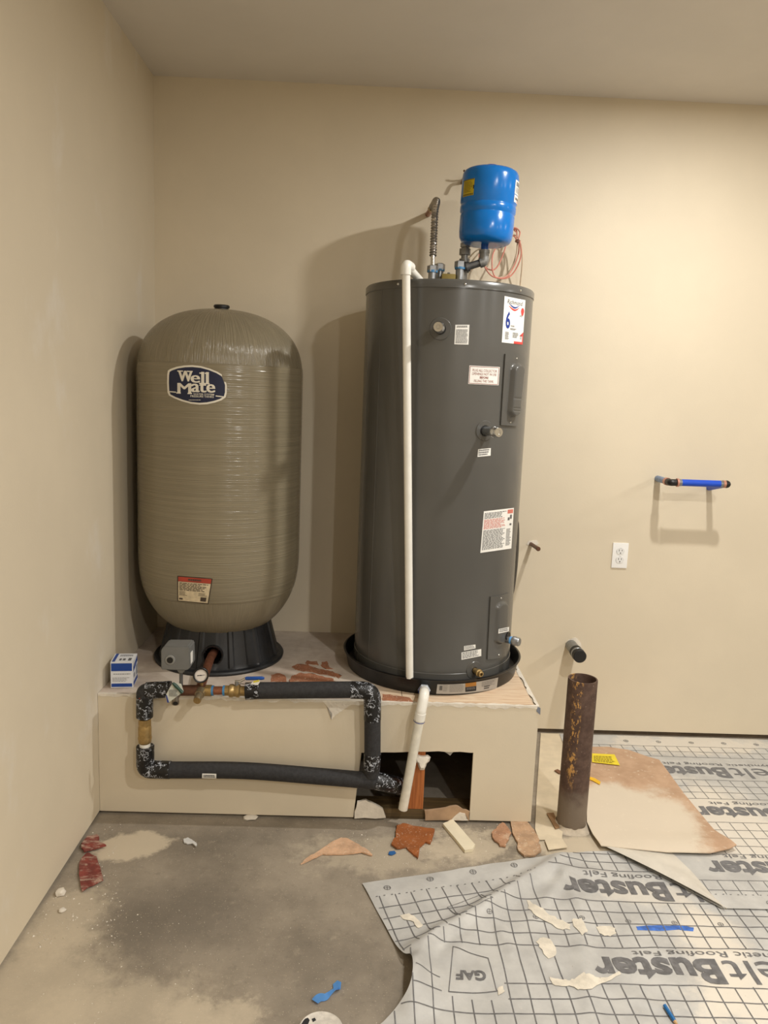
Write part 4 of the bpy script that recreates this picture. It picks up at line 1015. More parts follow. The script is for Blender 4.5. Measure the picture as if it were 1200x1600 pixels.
# pressure switch
bq_ = [mp(255.5, 1042), mp(301, 1042)]; sx0, sx1 = bq_[0].x, bq_[1].x; sz0, sz1 = mp(278, 1042).z, mp(278, 1004.5).z
SW = M('grey switch cover', (112, 113, 112), 0.5, var=0.06)
bm = B(); prof_s = [(sx0, sz0), (sx1 - 0.012, sz0), (sx1, sz0 + 0.012), (sx1 - 0.002, sz1 - 0.004), (sx1 - 0.008, sz1), (sx0 + 0.012, sz1 - 0.002), (sx0, sz1 - 0.016)]
prism(bm, [(x, YM - 0.032, z) for x, z in prof_s], (0, 0.072, 0)); es = [e for e in bm.edges if e.calc_face_angle(0) > 0.5]
bmesh.ops.bevel(bm, geom=es, offset=0.003, segments=2, affect='EDGES')
sw = obj('pressure_switch', bm, SW, man, angle=35); sw['label'] = 'grey boxy pressure switch cover'
kx = mp(266, 1031, -0.033)
obj('switch_boss', lathe(B(), [(0, 0), (0.0165, 0), (0.0155, 0.004), (0.0105, 0.0045), (0, 0.0045)], (kx.x, YM - 0.032, kx.z), (0, -1, 0), 28), M('switch boss', (138, 138, 134), 0.5, var=0.05), sw)
obj('switch_hole', lathe(B(), [(0, 0), (0.0105, 0), (0.0105, 0.006), (0, 0.006)], (kx.x, YM - 0.032, kx.z), (0, -1, 0), 24), BLACK, sw)
bm = B(); p = mp(300, 1025); box(bm, sx1 - 0.003, sx1 + 0.0008, YM - 0.026, YM + 0.0, sz0 + 0.022, sz0 + 0.06); obj('switch_label', bm, WHITE, sw, smooth=False)
bm = B(); lathe(bm, [(0, 0), (0.010, 0), (0.013, 0.006), (0.013, 0.016), (0.0, 0.016)], (mp(283, 1048).x, YM, mp(283, 1049).z - 0.002), (0, 0, 1), 8); obj('switch_neck', bm, M('switch boss'), sw)
obj('switch_stem', tube(B(), [mp(283, 1076), mp(283, 1046)], 0.0062, 16), M('dark iron'), man)
# drain cock with hanging tag
ck0, ck1 = mp(276, 1080, -0.010), mp(274, 1099, -0.056)
dc = obj('drain_cock', tube(B(), [ck0, ck0.lerp(ck1, 0.35), ck0.lerp(ck1, 0.36), ck0.lerp(ck1, 0.8), ck0.lerp(ck1, 0.81), ck1], [0.0135, 0.0135, 0.010, 0.010, 0.0125, 0.0125], 20), M('dull chrome', (150, 140, 124), 0.35, 0.8, 0.1), man)
obj('spout_bore', rod(B(), ck1 + (ck1 - ck0).normalized() * -0.002, ck1 + (ck1 - ck0).normalized() * 0.0008, 0.0085, 20), BLACK, dc)
bm = B(); q = [mp(270, 1066, -0.062), mp(283, 1068.5, -0.062), mp(287, 1080.5, -0.064), mp(264, 1097.5, -0.070), mp(259.5, 1085, -0.070)]
prism(bm, q, (0, 0.001, 0)); tg = obj('paper_tag', bm, M('tag paper', (206, 208, 196), 0.6, var=0.12, vscale=70), dc)
bm = B(); q = [mp(259, 1086, -0.0715), mp(260.5, 1086, -0.0715), mp(264, 1097.5, -0.0715), mp(261.5, 1098, -0.0715)]; prism(bm, q, (0, 0.0005, 0)); obj('tag_band', bm, BLUEI, tg)
bm = B(); fine_print(bm, 5, 264, 1078, 279, 1089, RNG, 0.5); lay(bm, lambda x, y: mp(x, y, -0.0715)); obj('tag_print', bm, M('mid ink'), tg)
bm = B(); hpts = [mp(270, 1067, -0.068), mp(275, 1072, -0.068), mp(280, 1077, -0.068), mp(285, 1082.5, -0.068)]
tube(bm, hpts, [0.004, 0.0065, 0.0050, 0.0065], 10); obj('cock_handle', bm, M('green enamel', (24, 62, 48), 0.4), dc)
# relief valve
r0, r1 = mp(314.5, 1079, -0.008), mp(308, 1094.5, -0.060)
rv = obj('relief_valve', tube(B(), [r0, r0.lerp(r1, 0.45), r0.lerp(r1, 0.46), r0.lerp(r1, 0.9), r1], [0.0165, 0.0165, 0.0135, 0.0135, 0.0125], 22), M('dull brass', (150, 136, 110), 0.36, 0.7, 0.12), man)
obj('relief_cap', tube(B(), [r0.lerp(r1, 0.93), r1 + (r1 - r0).normalized() * 0.003], 0.0122, 22), BRASS, rv)

# small blue-and-white carton
A_, B2, C2 = Vector((-0.882, 2.620, HP)), Vector((-0.806, 2.629, HP)), Vector((-0.812, 2.716, HP))
ux = (B2 - A_); uy = Vector((-ux.y, ux.x, 0)).normalized() * 0.088; hz = 0.096
ct = thing('carton', A_ + ux / 2 + uy / 2 + Vector((0, 0, 0.001)), 'small blue and white cardboard carton on the platform corner', 'box')
bm = B(); vs = [A_, A_ + ux, A_ + ux + uy, A_ + uy]; prism(bm, [v + Vector((0, 0, 0.002)) for v in vs], (0, 0, hz)); obj('box_body', bm, M('carton white', (226, 228, 232), 0.5, var=0.03), ct, smooth=False)
CB = M('carton blue', (18, 66, 150), 0.45, var=0.05)
def face_map(o_, u_, v_, n_): return lambda a, b: o_ + u_ * a + v_ * b + n_
fr = face_map(A_ + Vector((0, 0, hz + 0.002)), ux, Vector((0, 0, -hz)), -uy.normalized() * 0.0006)
rt = face_map(B2 + Vector((0, 0, hz + 0.002)), uy, Vector((0, 0, -hz)), ux.normalized() * 0.0006)
tp_ = face_map(A_ + uy + Vector((0, 0, hz + 0.002)), ux, -uy, Vector((0, 0, 0.0006)))
for nm, dr, fn, mt in (('front_print', lambda b: (rect2(b, 0.03, 0.05, 0.96, 0.35), rect2(b, 0.03, 0.83, 0.96, 0.96)), fr, CB), ('front_print', lambda b: (fine_print(b, 1, 0.12, 0.45, 0.9, 0.475, RNG, 1, 0), fine_print(b, 4, 0.08, 0.6, 0.9, 0.78, RNG, 0.35)), fr, INKG),
                       ('side_print', lambda b: (poly2(b, [(0.08, 0.20), (0.97, 0.06), (0.97, 0.26), (0.08, 0.42)]), rect2(b, 0.08, 0.80, 0.97, 0.95)), rt, CB), ('side_print', lambda b: (rect2(b, 0.66, 0.36, 0.95, 0.74), rect2(b, 0.12, 0.5, 0.4, 0.66)), rt, M('carton grey', (138, 142, 152), 0.5)),
                       ('side_print', lambda b: fine_print(b, 2, 0.16, 0.12, 0.9, 0.32, RNG, 0.3, 0), rt, WHITE),
                       ('top_print', lambda b: rect2(b, 0.05, 0.02, 0.18, 0.96), tp_, CB), ('top_print', lambda b: (fine_print(b, 2, 0.28, 0.15, 0.9, 0.4, RNG, 0.5), rect2(b, 0.34, 0.6, 0.44, 0.82), rect2(b, 0.5, 0.6, 0.62, 0.82), rect2(b, 0.74, 0.55, 0.88, 0.85)), tp_, M('mid ink'))):
    bm = B(); dr(bm); lay(bm, fn); obj(nm, bm, mt, ct, smooth=False)

# ================================================================== ON THE BACK WALL
p = atY(829.5, 850, D); t = thing('copper_stub', p, 'short capped copper stub out of the wall beside the heater', 'pipe')
obj('tube', rod(B(), p + Vector((0, 0.004, 0)), p + Vector((0.004, -0.13, 0.005)), 0.0085, 16), COPPERD, t)
obj('cap', rod(B(), p + Vector((0.004, -0.118, 0.0045)), p + Vector((0.0042, -0.134, 0.005)), 0.0098, 16, bev=0.002), COPPERD, t)
bm = B(); prism(bm, [atY(x, y, D) for x, y in rag_poly([(823, 851), (826, 845), (838, 844), (842, 849), (836, 853)], 0.7, 9, 3)], (0, -0.002, 0)); obj('plaster_collar', bm, PLASTER, t)
p = atY(892, 1008, D); t = thing('drain_stub', p, 'grey pipe stub with a black rubber cap sticking out of the wall', 'pipe')
obj('tube', rod(B(), p + Vector((0, 0.004, 0)), p + Vector((0, -0.12, 0)), 0.0255, 28), GREYIRON, t)
obj('rubber_cap', rod(B(), p + Vector((0, -0.085, 0)), p + Vector((0, -0.155, 0)), 0.0285, 28, bev=0.002), BLACKR, t)
obj('clamp_band', lathe(B(), [(0.0285, 0), (0.0295, 0.001), (0.0295, 0.012), (0.0285, 0.013)], p + Vector((0, -0.112, 0)), (0, -1, 0), 28), STEEL, t)
bm = B(); prism(bm, [atY(x, y, D) for x, y in rag_poly([(884, 1004), (889, 999), (899, 996), (907, 1003), (909, 1012), (900, 1018)], 0.7, 9, 3)], (0, -0.0025, 0)); obj('plaster_collar', bm, PLASTER, t)

YB = D - 0.150
bp = lambda x, y, dy=0: atY(x, y, YB + dy)
t = thing('blue_stub_out', atY(1080, 748, D), 'blue water pipe bracket with capped ends standing off the back wall', 'pipe')
A1 = bp(1048, 754)
SCUFF = M('scuffed blue grey', (120, 140, 172), 0.4, 0.3, 0.2, 60)
obj('inlet_leg', tube(B(), [Vector((A1.x, D - 0.001, A1.z)), A1 + Vector((0, 0.05, 0))], 0.0135, 18), SCUFF, t)
obj('clamp', tube(B(), [A1 + Vector((0, 0.05, 0)), A1 + Vector((0, 0.03, 0))], 0.0165, 18), M('pink copper ring', (190, 138, 120), 0.4, 0.5), t)
obj('elbow', tube(B(), arc_path([A1 + Vector((0, 0.034, 0)), A1, bp(1056, 754)], 0.016, 8), 0.0145, 18), BLACK, t)
obj('clamp', tube(B(), [bp(1057, 754), bp(1060, 754)], 0.0178, 18), M('pink copper ring'), t)
obj('clamp', tube(B(), [bp(1060, 754), bp(1064.5, 754.2)], 0.0150, 18), STEEL, t)
obj('blue_tube', tube(B(), [bp(1063, 754), bp(1126, 756.2)], 0.0145, 20), M('pex blue', (16, 74, 196), 0.38, var=0.05), t)
obj('clamp', tube(B(), [bp(1125, 756.3), bp(1129, 756.4)], 0.0150, 18), STEEL, t)
obj('clamp', tube(B(), [bp(1129, 756.4), bp(1133.5, 756.6)], 0.0160, 18), M('pink copper ring'), t)
obj('end_plug', tube(B(), [bp(1133, 756.6), bp(1136, 756.7), bp(1139, 756.9), bp(1141, 757)], [0.0160, 0.0165, 0.0130, 0.006], 18), BLACK, t)
obj('return_leg', tube(B(), [atY(1108, 762, D - 0.001), bp(1128, 758)], 0.0125, 18), M('pex blue'), t)

# duplex outlet
q = [atY(*c, D) for c in ((957.5, 848.3), (981.3, 849), (979, 887.3), (955, 886))]
cx_, cz_ = sum(v.x for v in q) / 4, sum(v.z for v in q) / 4; hw, hh2 = 0.0350, 0.0570
t = thing('wall_outlet', (cx_, D, cz_), 'white duplex power outlet with cover plate on the beige wall', 'outlet')
OW = M('outlet white', (240, 240, 238), 0.35, var=0)
bm = B(); box(bm, cx_ - hw, cx_ + hw, D - 0.006, D + 0.001, cz_ - hh2, cz_ + hh2, 0.0025); obj('cover_plate', bm, OW, t)
for dz in (0.0195, -0.0195):
    bm = B(); pts = []
    for k in range(32):
        a = 2 * PI * k / 32; pts.append((cx_ + 0.0172 * math.cos(a), D - 0.006, cz_ + dz + max(-0.0142, min(0.0142, 0.0172 * math.sin(a)))))
    prism(bm, pts, (0, -0.002, 0)); rc = obj('receptacle', bm, M('receptacle white', (228, 228, 226), 0.4, var=0), t)
    bm = B(); ring2(bm, cx_, cz_ + dz, 0.0172, 0.0180, 32, 0.86); lay(bm, lambda x, y: Vector((x, D - 0.0064, y))); obj('gap_line', bm, INKG, rc)
    for dx, h_ in ((-0.0064, 0.0045), (0.0064, 0.0036)):
        bm = B(); box(bm, cx_ + dx - 0.0011, cx_ + dx + 0.0011, D - 0.0084, D - 0.007, cz_ + dz + 0.0045 - h_, cz_ + dz + 0.0045 + h_); obj('slot', bm, INK, rc, smooth=False)
    obj('ground_hole', lathe(B(), [(0, 0), (0.0026, 0), (0.0026, 0.0022), (0, 0.0022)], (cx_, D - 0.0064, cz_ + dz - 0.0075), (0, -1, 0), 12), INK, rc)
obj('screw', lathe(B(), [(0.003, 0), (0.0025, 0.001), (0, 0.0012)], (cx_, D - 0.006, cz_), (0, -1, 0), 12), OW, t)

# ================================================================== STANDPIPE
PIPE = (0.787, 2.568)
t = thing('standpipe', (PIPE[0], PIPE[1], 0), 'rusty open-topped steel standpipe rising from the slab', 'pipe')
RUST = rust()
obj('pipe', lathe(B(), [(0.0535, 0.0), (0.0520, 0.02), (0.0515, 0.558), (0.0508, 0.561), (0.0462, 0.561), (0.0455, 0.558), (0.0455, 0.0)], (PIPE[0], PIPE[1], 0), seg=56), RUST, t)
obj('grout_fillet', lathe(B(), [(0.053, 0.018), (0.056, 0.010), (0.064, 0.0035), (0.072, 0.0005), (0.05, 0.0002)], (PIPE[0], PIPE[1], 0), seg=40, rfun=lambda r, h, a: r * (1 + 0.04 * math.sin(5 * a))), M('pale grout', (186, 174, 156), 0.9, var=0.12, vscale=50, bmp=0.3), t)

# ================================================================== FELT SHEETS ON THE FLOOR
FELT = felt_material(); PRN = M('felt print', (106, 105, 106), 0.6, var=0.25, vscale=50); PRNL = M('felt thin print', (112, 112, 114), 0.6, var=0.2, vscale=60)
CR_A, CR_B = atZ(880, 1342).to_2d(), atZ(645, 1492).to_2d()
wr = [(CR_A, CR_B, 0.026, 0.026), (atZ(872, 1352).to_2d(), atZ(905, 1420).to_2d(), 0.010, 0.020), (atZ(905, 1440).to_2d(), atZ(925, 1600).to_2d(), 0.010, 0.03), (atZ(800, 1400).to_2d(), atZ(700, 1500).to_2d(), 0.008, 0.025),
      (atZ(660, 1480).to_2d(), atZ(640, 1580).to_2d(), 0.012, 0.03), (atZ(900, 1345).to_2d(), atZ(830, 1440).to_2d(), 0.009, 0.02), (atZ(760, 1520).to_2d(), atZ(620, 1600).to_2d(), 0.006, 0.03), (atZ(870, 1360).to_2d(), atZ(985, 1372).to_2d(), 0.006, 0.015), (atZ(760, 1420).to_2d(), atZ(800, 1490).to_2d(), 0.007, 0.018), (atZ(690, 1450).to_2d(), atZ(650, 1520).to_2d(), 0.010, 0.018), (atZ(1000, 1500).to_2d(), atZ(1180, 1490).to_2d(), 0.004, 0.02), (atZ(980, 1560).to_2d(), atZ(1060, 1585).to_2d(), 0.005, 0.02)]
def seg_d(p, a, b):
    ab = b - a; t = max(0, min(1, (p - a).dot(ab) / ab.length_squared)); return (p - a - ab * t).length, t
LIFT = atZ(640, 1540).to_2d()
def felt_h(x, y):
    p = Vector((x, y)); h = 0.003
    for a, b, amp, wd in wr:
        d, t_ = seg_d(p, a, b); h += amp * math.exp(-(d / wd) ** 2) * (0.55 + 0.45 * math.sin(PI * min(1, max(0, t_))))
    h += 0.045 * math.exp(-(((x - LIFT.x) / 0.075) ** 2 + ((y - LIFT.y) / 0.085) ** 2))
    h += 0.0045 * (noise.noise(Vector((x * 7, y * 7, 0.3))) + 0.6) * 0.8 + 0.0025 * noise.noise(Vector((x * 16, y * 16, 2.0)))
    fade = 1.0
    if x > 0.78 and y > 2.05: fade = max(0.10, 1 - min((x - 0.78) / 0.1, (y - 2.05) / 0.06))
    return max(0.0008, 0.001 + (h - 0.001) * fade)
P2 = lambda x, y: atZ(x, y).to_2d()
Lc = catmull([P2(566, 1382).to_3d(), P2(596, 1438).to_3d(), P2(628, 1498).to_3d(), P2(641, 1512).to_3d(), P2(640, 1560).to_3d(), P2(602, 1598).to_3d(), Vector((-0.02, 1.55, 0)), Vector((-0.03, 1.2, 0))], 12)
Tc = catmull([P2(566, 1382).to_3d(), P2(700, 1362).to_3d(), P2(820, 1345).to_3d(), P2(930, 1331).to_3d(), Vector((1.25, 2.43, 0)), Vector((2.1, 2.43, 0))], 12)
def along(c, t):
    k = t * (len(c) - 1); i = min(int(k), len(c) - 2); return c[i].lerp(c[i + 1], k - i)
BL_, BR_ = Lc[-1], Vector((2.1, 1.2, 0)); TL_, TRc = Tc[0], Tc[-1]
def coons(u, v):
    l = along(Lc, v); r = TRc.lerp(BR_, v); t = along(Tc, u); b = BL_.lerp(BR_, u)
    q = l * (1 - u) + r * u + t * (1 - v) + b * v - (TL_ * (1 - u) * (1 - v) + TRc * u * (1 - v) + BL_ * (1 - u) * v + BR_ * u * v)
    return q
nu, nv = 190, 130; bm = B(); G = []
for j in range(nv + 1):
    row = []
    for i in range(nu + 1):
        q = coons((i / nu) ** 1.15, j / nv); row.append(bm.verts.new((q.x, q.y, felt_h(q.x, q.y))))
    G.append(row)
for j in range(nv):
    for i in range(nu): bm.faces.new((G[j][i], G[j][i + 1], G[j + 1][i + 1], G[j + 1][i]))
bm.verts.ensure_lookup_table(); bm.faces.ensure_lookup_table(); bm.normal_update()
FB = BVHTree.FromBMesh(bm)
ft = thing('felt_sheet', atZ(900, 1500), 'wrinkled grey printed roofing felt spread over the concrete, curling at its edge', 'felt sheet')
obj('membrane', bm, FELT, ft, angle=180)
def felt_z(x, y):
    hit = FB.ray_cast(Vector((x, y, 1)), Vector((0, 0, -1)))
    return hit[0].z if hit[0] is not None else None
def onfelt(off=0.0012):
    return lambda x, y: Vector((x, y, (felt_z(x, y) if felt_z(x, y) is not None else 0.0) + off))
cr_dir = (CR_B - CR_A).normalized(); cr_n = Vector((-cr_dir.y, cr_dir.x))       # points to one side
if (P2(600, 1400) - CR_A).dot(cr_n) < 0: cr_n = -cr_n
def on_flap(x, y):
    p = Vector((x, y)) - CR_A; s = p.dot(cr_dir); return p.dot(cr_n) > 0 and x < 0.86
def ribbon(bm, pts, wd, inside, zf, off=0.0012, dash=None):
    prev = None; run = 0
    for i in range(len(pts)):
        x, y = pts[i]; z = zf(x, y)
        ok = z is not None and inside(x, y)
        if dash and (i // dash) % 2: ok = False
        if not ok: prev = None; continue
        a = Vector(pts[max(0, i - 1)]); b = Vector(pts[min(len(pts) - 1, i + 1)]); d = (b - a).normalized(); n = Vector((-d.y, d.x)) * wd
        l, r = bm.verts.new((x + n.x, y + n.y, z + off)), bm.verts.new((x - n.x, y - n.y, z + off))
        if prev: bm.faces.new((prev[0], l, r, prev[1]))
        prev = (l, r)
def sline(p, q, st=0.008):
    p, q = Vector(p), Vector(q); n = max(2, int((q - p).length / st)); return [tuple(p.lerp(q, i / n)) for i in range(n + 1)]
CELL = 0.0505
def wob(pts, s): return [(x + 0.006 * noise.noise(Vector((x * 5, y * 5, s))), y + 0.006 * noise.noise(Vector((x * 5, y * 5, s + 9)))) for x, y in pts]
bm = B()
bands = []                                             # rows of grid between the text bands
row_y = [2.395, 2.349, 2.303, None, 2.141, 2.090, 2.038, 1.990, 1.940, None, 1.800, 1.749, 1.700, 1.650, 1.600, None, 1.46]
main = lambda x, y: not on_flap(x, y) and not any(bx0 < x < bx1 and by0 < y < by1 for bx0, bx1, by0, by1 in ((0.24, 0.41, 1.745, 1.935),))
for y in row_y:
    if y is None: continue
    ribbon(bm, wob(sline((0.0, y), (1.9, y)), y), 0.0015, main, felt_z)
for k in range(40):
    x = 0.115 + CELL * k
    for y0, y1 in ((2.42, 2.303), (2.141, 1.940), (1.800, 1.600)):
        ribbon(bm, wob(sline((x, y0), (x, y1)), 3.0), 0.0015, main, felt_z)
    if x < 0.62: ribbon(bm, wob(sline((x, 1.94), (x, 1.80)), 3.0), 0.0015, main, felt_z)
    if x < 0.58: ribbon(bm, wob(sline((x, 2.303), (x, 2.141)), 3.0), 0.0015, main, felt_z)
# flap: same print turned with the top edge
fo = P2(566, 1382); fe = (P2(930, 1331) - fo).normalized(); fnn = Vector((fe.y, -fe.x))
fl_in = lambda x, y: on_flap(x, y)
f2w = lambda s, t_: tuple(fo + fe * s + fnn * t_)
for k in range(7):
    ribbon(bm, sline(f2w(0.02 if k else 0.0, 0.075 + CELL * k), f2w(0.8, 0.075 + CELL * k), 0.006), 0.0015, fl_in, felt_z, dash=2 if k == 0 else None)
for k in range(17):
    s = 0.035 + CELL * k; ribbon(bm, sline(f2w(s, 0.075), f2w(s, 0.40)), 0.0015, fl_in, felt_z)
obj('printed_grid', bm, PRN, ft)
# round marks, text and logo
def flush(fn, ml, mat, par, name):
    """hand the current drawing over as one printed part and start the next"""
    global bm
    if len(bm.faces): lay(bm, fn, ml, 6); obj(name, bm, mat, par)
    else: bm.free()
    bm = B()
SURF = {'fn': onfelt(0.0014), 'ml': 0.016, 'mat': PRN, 'par': ft}
bm = B()
def mark(x, y, r=0.0085):
    ring2(bm, x, y, r * 0.82, r, 18); rect2(bm, x - r * .8, y - r * .08, x + r * .8, y + r * .08); rect2(bm, x - r * .08, y - r * .8, x + r * .08, y + r * .8)
    flush(SURF['fn'], SURF['ml'], SURF['mat'], SURF['par'], 'printed_mark')
for px, py in ((605, 1390), (672, 1376), (739, 1365), (803, 1355)): g = atZ(px, py); mark(g.x, g.y, 0.0115)
for k in range(6): mark(0.41 + 0.138 * k, 2.058 - 0.002 * k)
for k in range(5): mark(0.50 + 0.15 * k, 1.625)
def up_text(s, x0, x1, y0, y1, off=0.0, shear=0.0):   # reads from the far side of the sheet: turned half round
    text2(bm, s, [(x1, y1), (x0, y1), (x0, y0), (x1, y0)], off, shear)
    flush(SURF['fn'], SURF['ml'], SURF['mat'], SURF['par'], 'printed_word')
up_text('Buster', 0.665, 1.015, 1.812, 1.902, 0.035); up_text('Felt', 1.03, 1.25, 1.812, 1.897, 0.0)
up_text('Synthetic Roofing Felt', 0.79, 1.28, 1.907, 1.933)
up_text('Buster', 0.665, 1.005, 2.152, 2.248, 0.035); up_text('Felt', 1.02, 1.25, 2.152, 2.243, 0.0); up_text('Synthetic Roofing Felt', 0.75, 1.22, 2.260, 2.290)
up_text('Buster', 0.665, 1.005, 1.475, 1.565, 0.035); up_text('Felt', 1.03, 1.25, 1.475, 1.56, 0.0)
gc = [P2(707, 1484), P2(763, 1500), P2(777, 1551), P2(700, 1559)]
ctr = sum(gc, Vector((0, 0))) / 4
def frame_poly(b, pts, k):
    c_ = sum(pts, Vector((0, 0))) / len(pts); n = len(pts)
    for i in range(n):
        p_, q_ = pts[i], pts[(i + 1) % n]; poly2(b, [p_, q_, c_ + (q_ - c_) * k, c_ + (p_ - c_) * k])
frame_poly(bm, gc, 0.96); flush(onfelt(0.0014), 0.016, PRN, ft, 'printed_square')
g = [P2(703, 1528), P2(706, 1540)]
gm = quadmap(gc)
text2(bm, 'GAF', [gm(0.82, 0.42), gm(0.14, 0.46), gm(0.14, 0.72), gm(0.84, 0.70)], 0.04)
flush(onfelt(0.0014), 0.016, PRN, ft, 'printed_word')
fq = [P2(700, 1420), P2(760, 1400), P2(778, 1425), P2(742, 1436)]
frame_poly(bm, [P2(698, 1421), P2(752, 1401), P2(770, 1418), P2(716, 1440)], 0.95)
flush(onfelt(0.0014), 0.016, PRN, ft, 'printed_mark')

# second sheet, lying flatter beside the back wall
S2 = [P2(938, 1325), P2(1045, 1332), P2(1133, 1426)]
s2 = thing('felt_sheet', (1.6, 2.7, 0.004), 'flat dusty grey printed roofing felt along the back wall, one corner folded over', 'felt sheet')
def felt2_h(x, y):
    h = 0.0065 + 0.003 * noise.noise(Vector((x * 4, y * 4, 5.0))) + 0.0012 * noise.noise(Vector((x * 15, y * 15, 5.0)))
    return h
fold0, fold1 = S2[0], S2[2]
def s2_left(y):
    pts = [(3.318, 0.93), (3.0, 0.905), (2.60, 0.885), (2.44, 0.868), (2.112, 1.135)]
    if y >= pts[0][0]: return pts[0][1]
    for (ya, xa), (yb, xb) in zip(pts, pts[1:]):
        if ya >= y >= yb: return xa + (xb - xa) * (ya - y) / (ya - yb)
    return pts[-1][1]
bm = B(); G = []; ny, nx = 110, 80
for j in range(ny + 1):
    y = 3.322 - (3.322 - 2.112) * j / ny; row = []
    for i in range(nx + 1):
        x0 = s2_left(y); x = x0 + (2.45 - x0) * i / nx; row.append(bm.verts.new((x, y + 0.006 * x * (j / ny), felt2_h(x, y))))
    G.append(row)
for j in range(ny):
    for i in range(nx): bm.faces.new((G[j][i], G[j][i + 1], G[j + 1][i + 1], G[j + 1][i]))
bm.normal_update(); FB2 = BVHTree.FromBMesh(bm)
obj('membrane', bm, FELT, s2, angle=180)
def felt2_z(x, y):
    hit = FB2.ray_cast(Vector((x, y, 1)), Vector((0, 0, -1))); return hit[0].z if hit[0] is not None else None
on2 = lambda x, y: Vector((x, y, (felt2_z(x, y) if felt2_z(x, y) is not None else 0.006) + 0.0012))
bm = B(); ok2 = lambda x, y: True
rows2 = [3.22, 3.17, 3.12, 2.92, 2.87, 2.82, 2.77, 2.60, 2.55, 2.50, 2.45, 2.40, 2.255, 2.205]
for y in rows2: ribbon(bm, sline((0.9, y), (2.44, y + 0.006)), 0.0010, ok2, felt2_z)
ribbon(bm, sline((1.0, 2.185), (2.44, 2.19), 0.006), 0.0012, ok2, felt2_z, dash=2)
for k in range(31):
    x = 0.93 + CELL * k
    for y0, y1 in ((3.22, 3.12), (2.92, 2.77), (2.60, 2.40), (2.255, 2.185)): ribbon(bm, sline((x, y0), (x, y1)), 0.0010, ok2, felt2_z)
obj('printed_grid', bm, PRNL, s2)
SURF.update(fn=on2, ml=0.03, mat=PRNL, par=s2)
bm = B()
for k in range(8): mark(1.22 + 0.15 * k, 3.265, 0.011); mark(1.30 + 0.15 * k, 2.148, 0.0105)
for y0 in (2.945, 2.625, 2.275):
    dx = {2.945: 0.56, 2.625: 0.62, 2.275: 0.515}[y0]
    up_text('Buster', 0.665 + dx, 1.005 + dx, y0, y0 + 0.09, 0.035); up_text('Felt', 1.02 + dx, 1.25 + dx, y0, y0 + 0.087, 0.0); up_text('Synthetic Roofing Felt', 0.75 + dx, 1.22 + dx, y0 + 0.103, y0 + 0.13)
flush(on2, 0.03, PRNL, s2, 'printed_mark')
# folded corner showing the pale underside
q = [P2(938, 1325), P2(1000, 1331), P2(1047, 1334), P2(1080, 1365), P2(1112, 1402), P2(1135, 1426)]
fm = [P2(1035, 1375)]
bm = B(); n = 24; G = []
for j in range(n + 1):
    t_ = j / n; e = q[0].lerp(q[-1], t_); r_ = (along([v.to_3d() for v in q], t_)).to_2d(); row = []
    for i in range(9):
        s_ = i / 8; p_ = e.lerp(r_, s_); bend = 0.024 * math.sin(PI * min(1, s_ * 0.9 + 0.10)) * math.sin(PI * (0.08 + 0.84 * t_)) + 0.004
        zb_ = felt2_z(p_.x, p_.y); row.append(bm.verts.new((p_.x, p_.y, (zb_ if zb_ is not None else 0.0065) + 0.002 + bend * (1 - s_ * 0.9))))
    G.append(row)
for j in range(n):
    for i in range(8): bm.faces.new((G[j][i], G[j][i + 1], G[j + 1][i + 1], G[j + 1][i]))
bmesh.ops.remove_doubles(bm, verts=bm.verts, dist=0.0004)
o = obj('folded_corner', bm, M('pale felt underside', (206, 200, 188), 0.6, var=0.07, vscale=14), s2, angle=180); o['label'] = 'pale underside of the folded corner'

# ================================================================== CARDBOARD AND PAPER ON THE FLOOR
def sheet_poly(name, pts, z, thick, mat, label, cat, curl=None, group=None, seed=1, amp=0.0, ml=0.03, parent=None):
    bm = B(); w2 = [atZ(x, y, z).to_2d() for x, y in pts]
    if amp: w2 = [Vector(v) for v in rag_poly(w2, amp, seed, 4)]
    poly2(bm, w2); bmesh.ops.triangulate(bm, faces=bm.faces)
    for _ in range(5):
        es = [e for e in bm.edges if e.calc_length() > ml]
        if not es: break
        bmesh.ops.subdivide_edges(bm, edges=es, cuts=1); bmesh.ops.triangulate(bm, faces=[f for f in bm.faces if len(f.verts) > 3])
    r_ = bmesh.ops.extrude_face_region(bm, geom=list(bm.faces)); top = [e for e in r_['geom'] if isinstance(e, bmesh.types.BMVert)]
    ts = set(top)
    for v in bm.verts:
        x, y = v.co.x, v.co.y; c_ = curl(x, y) if curl else 0
        v.co.z = z + c_ + (thick if v in ts else 0)
    if parent: return obj(name, bm, mat, parent, angle=50)
    return solo(name, bm, mat, label, cat, group, angle=28)
def cardboard():
    m, nt, b = newmat('dusty cardboard')
    base = mix(nt, ramp(nt, nz(nt, 12, 5, 0.6), 0.3, 0.7), lin((178, 146, 118)), lin((196, 164, 136)))
    g = atZ(985, 1275)
    base = mix(nt, mth(nt, 'MULTIPLY', blob(nt, g.x - 0.02, g.y - 0.05, 0.27, 0.27, 0.35, 5, 0.28), 0.9), base, lin((216, 205, 186)))
    base = mix(nt, mth(nt, 'MULTIPLY', ramp(nt, nz(nt, 45, 4), 0.6, 0.72), 0.5), base, lin((222, 210, 190)))
    nt.links.new(base, b.inputs['Base Color']); b.inputs['Roughness'].default_value = 0.8
    bump(nt, b, nz(nt, 40, 3), 0.1, 0.002); return m
CBD = cardboard()
ed0, ed1 = P2(939, 1324), P2(1150, 1327)
def card_curl(x, y):
    d, t_ = seg_d(Vector((x, y)), ed0, ed1); return 0.016 * math.exp(-(d / 0.06) ** 2) * (0.25 + 0.75 * t_) + 0.003 * max(0, noise.noise(Vector((x * 5, y * 5, 1))))
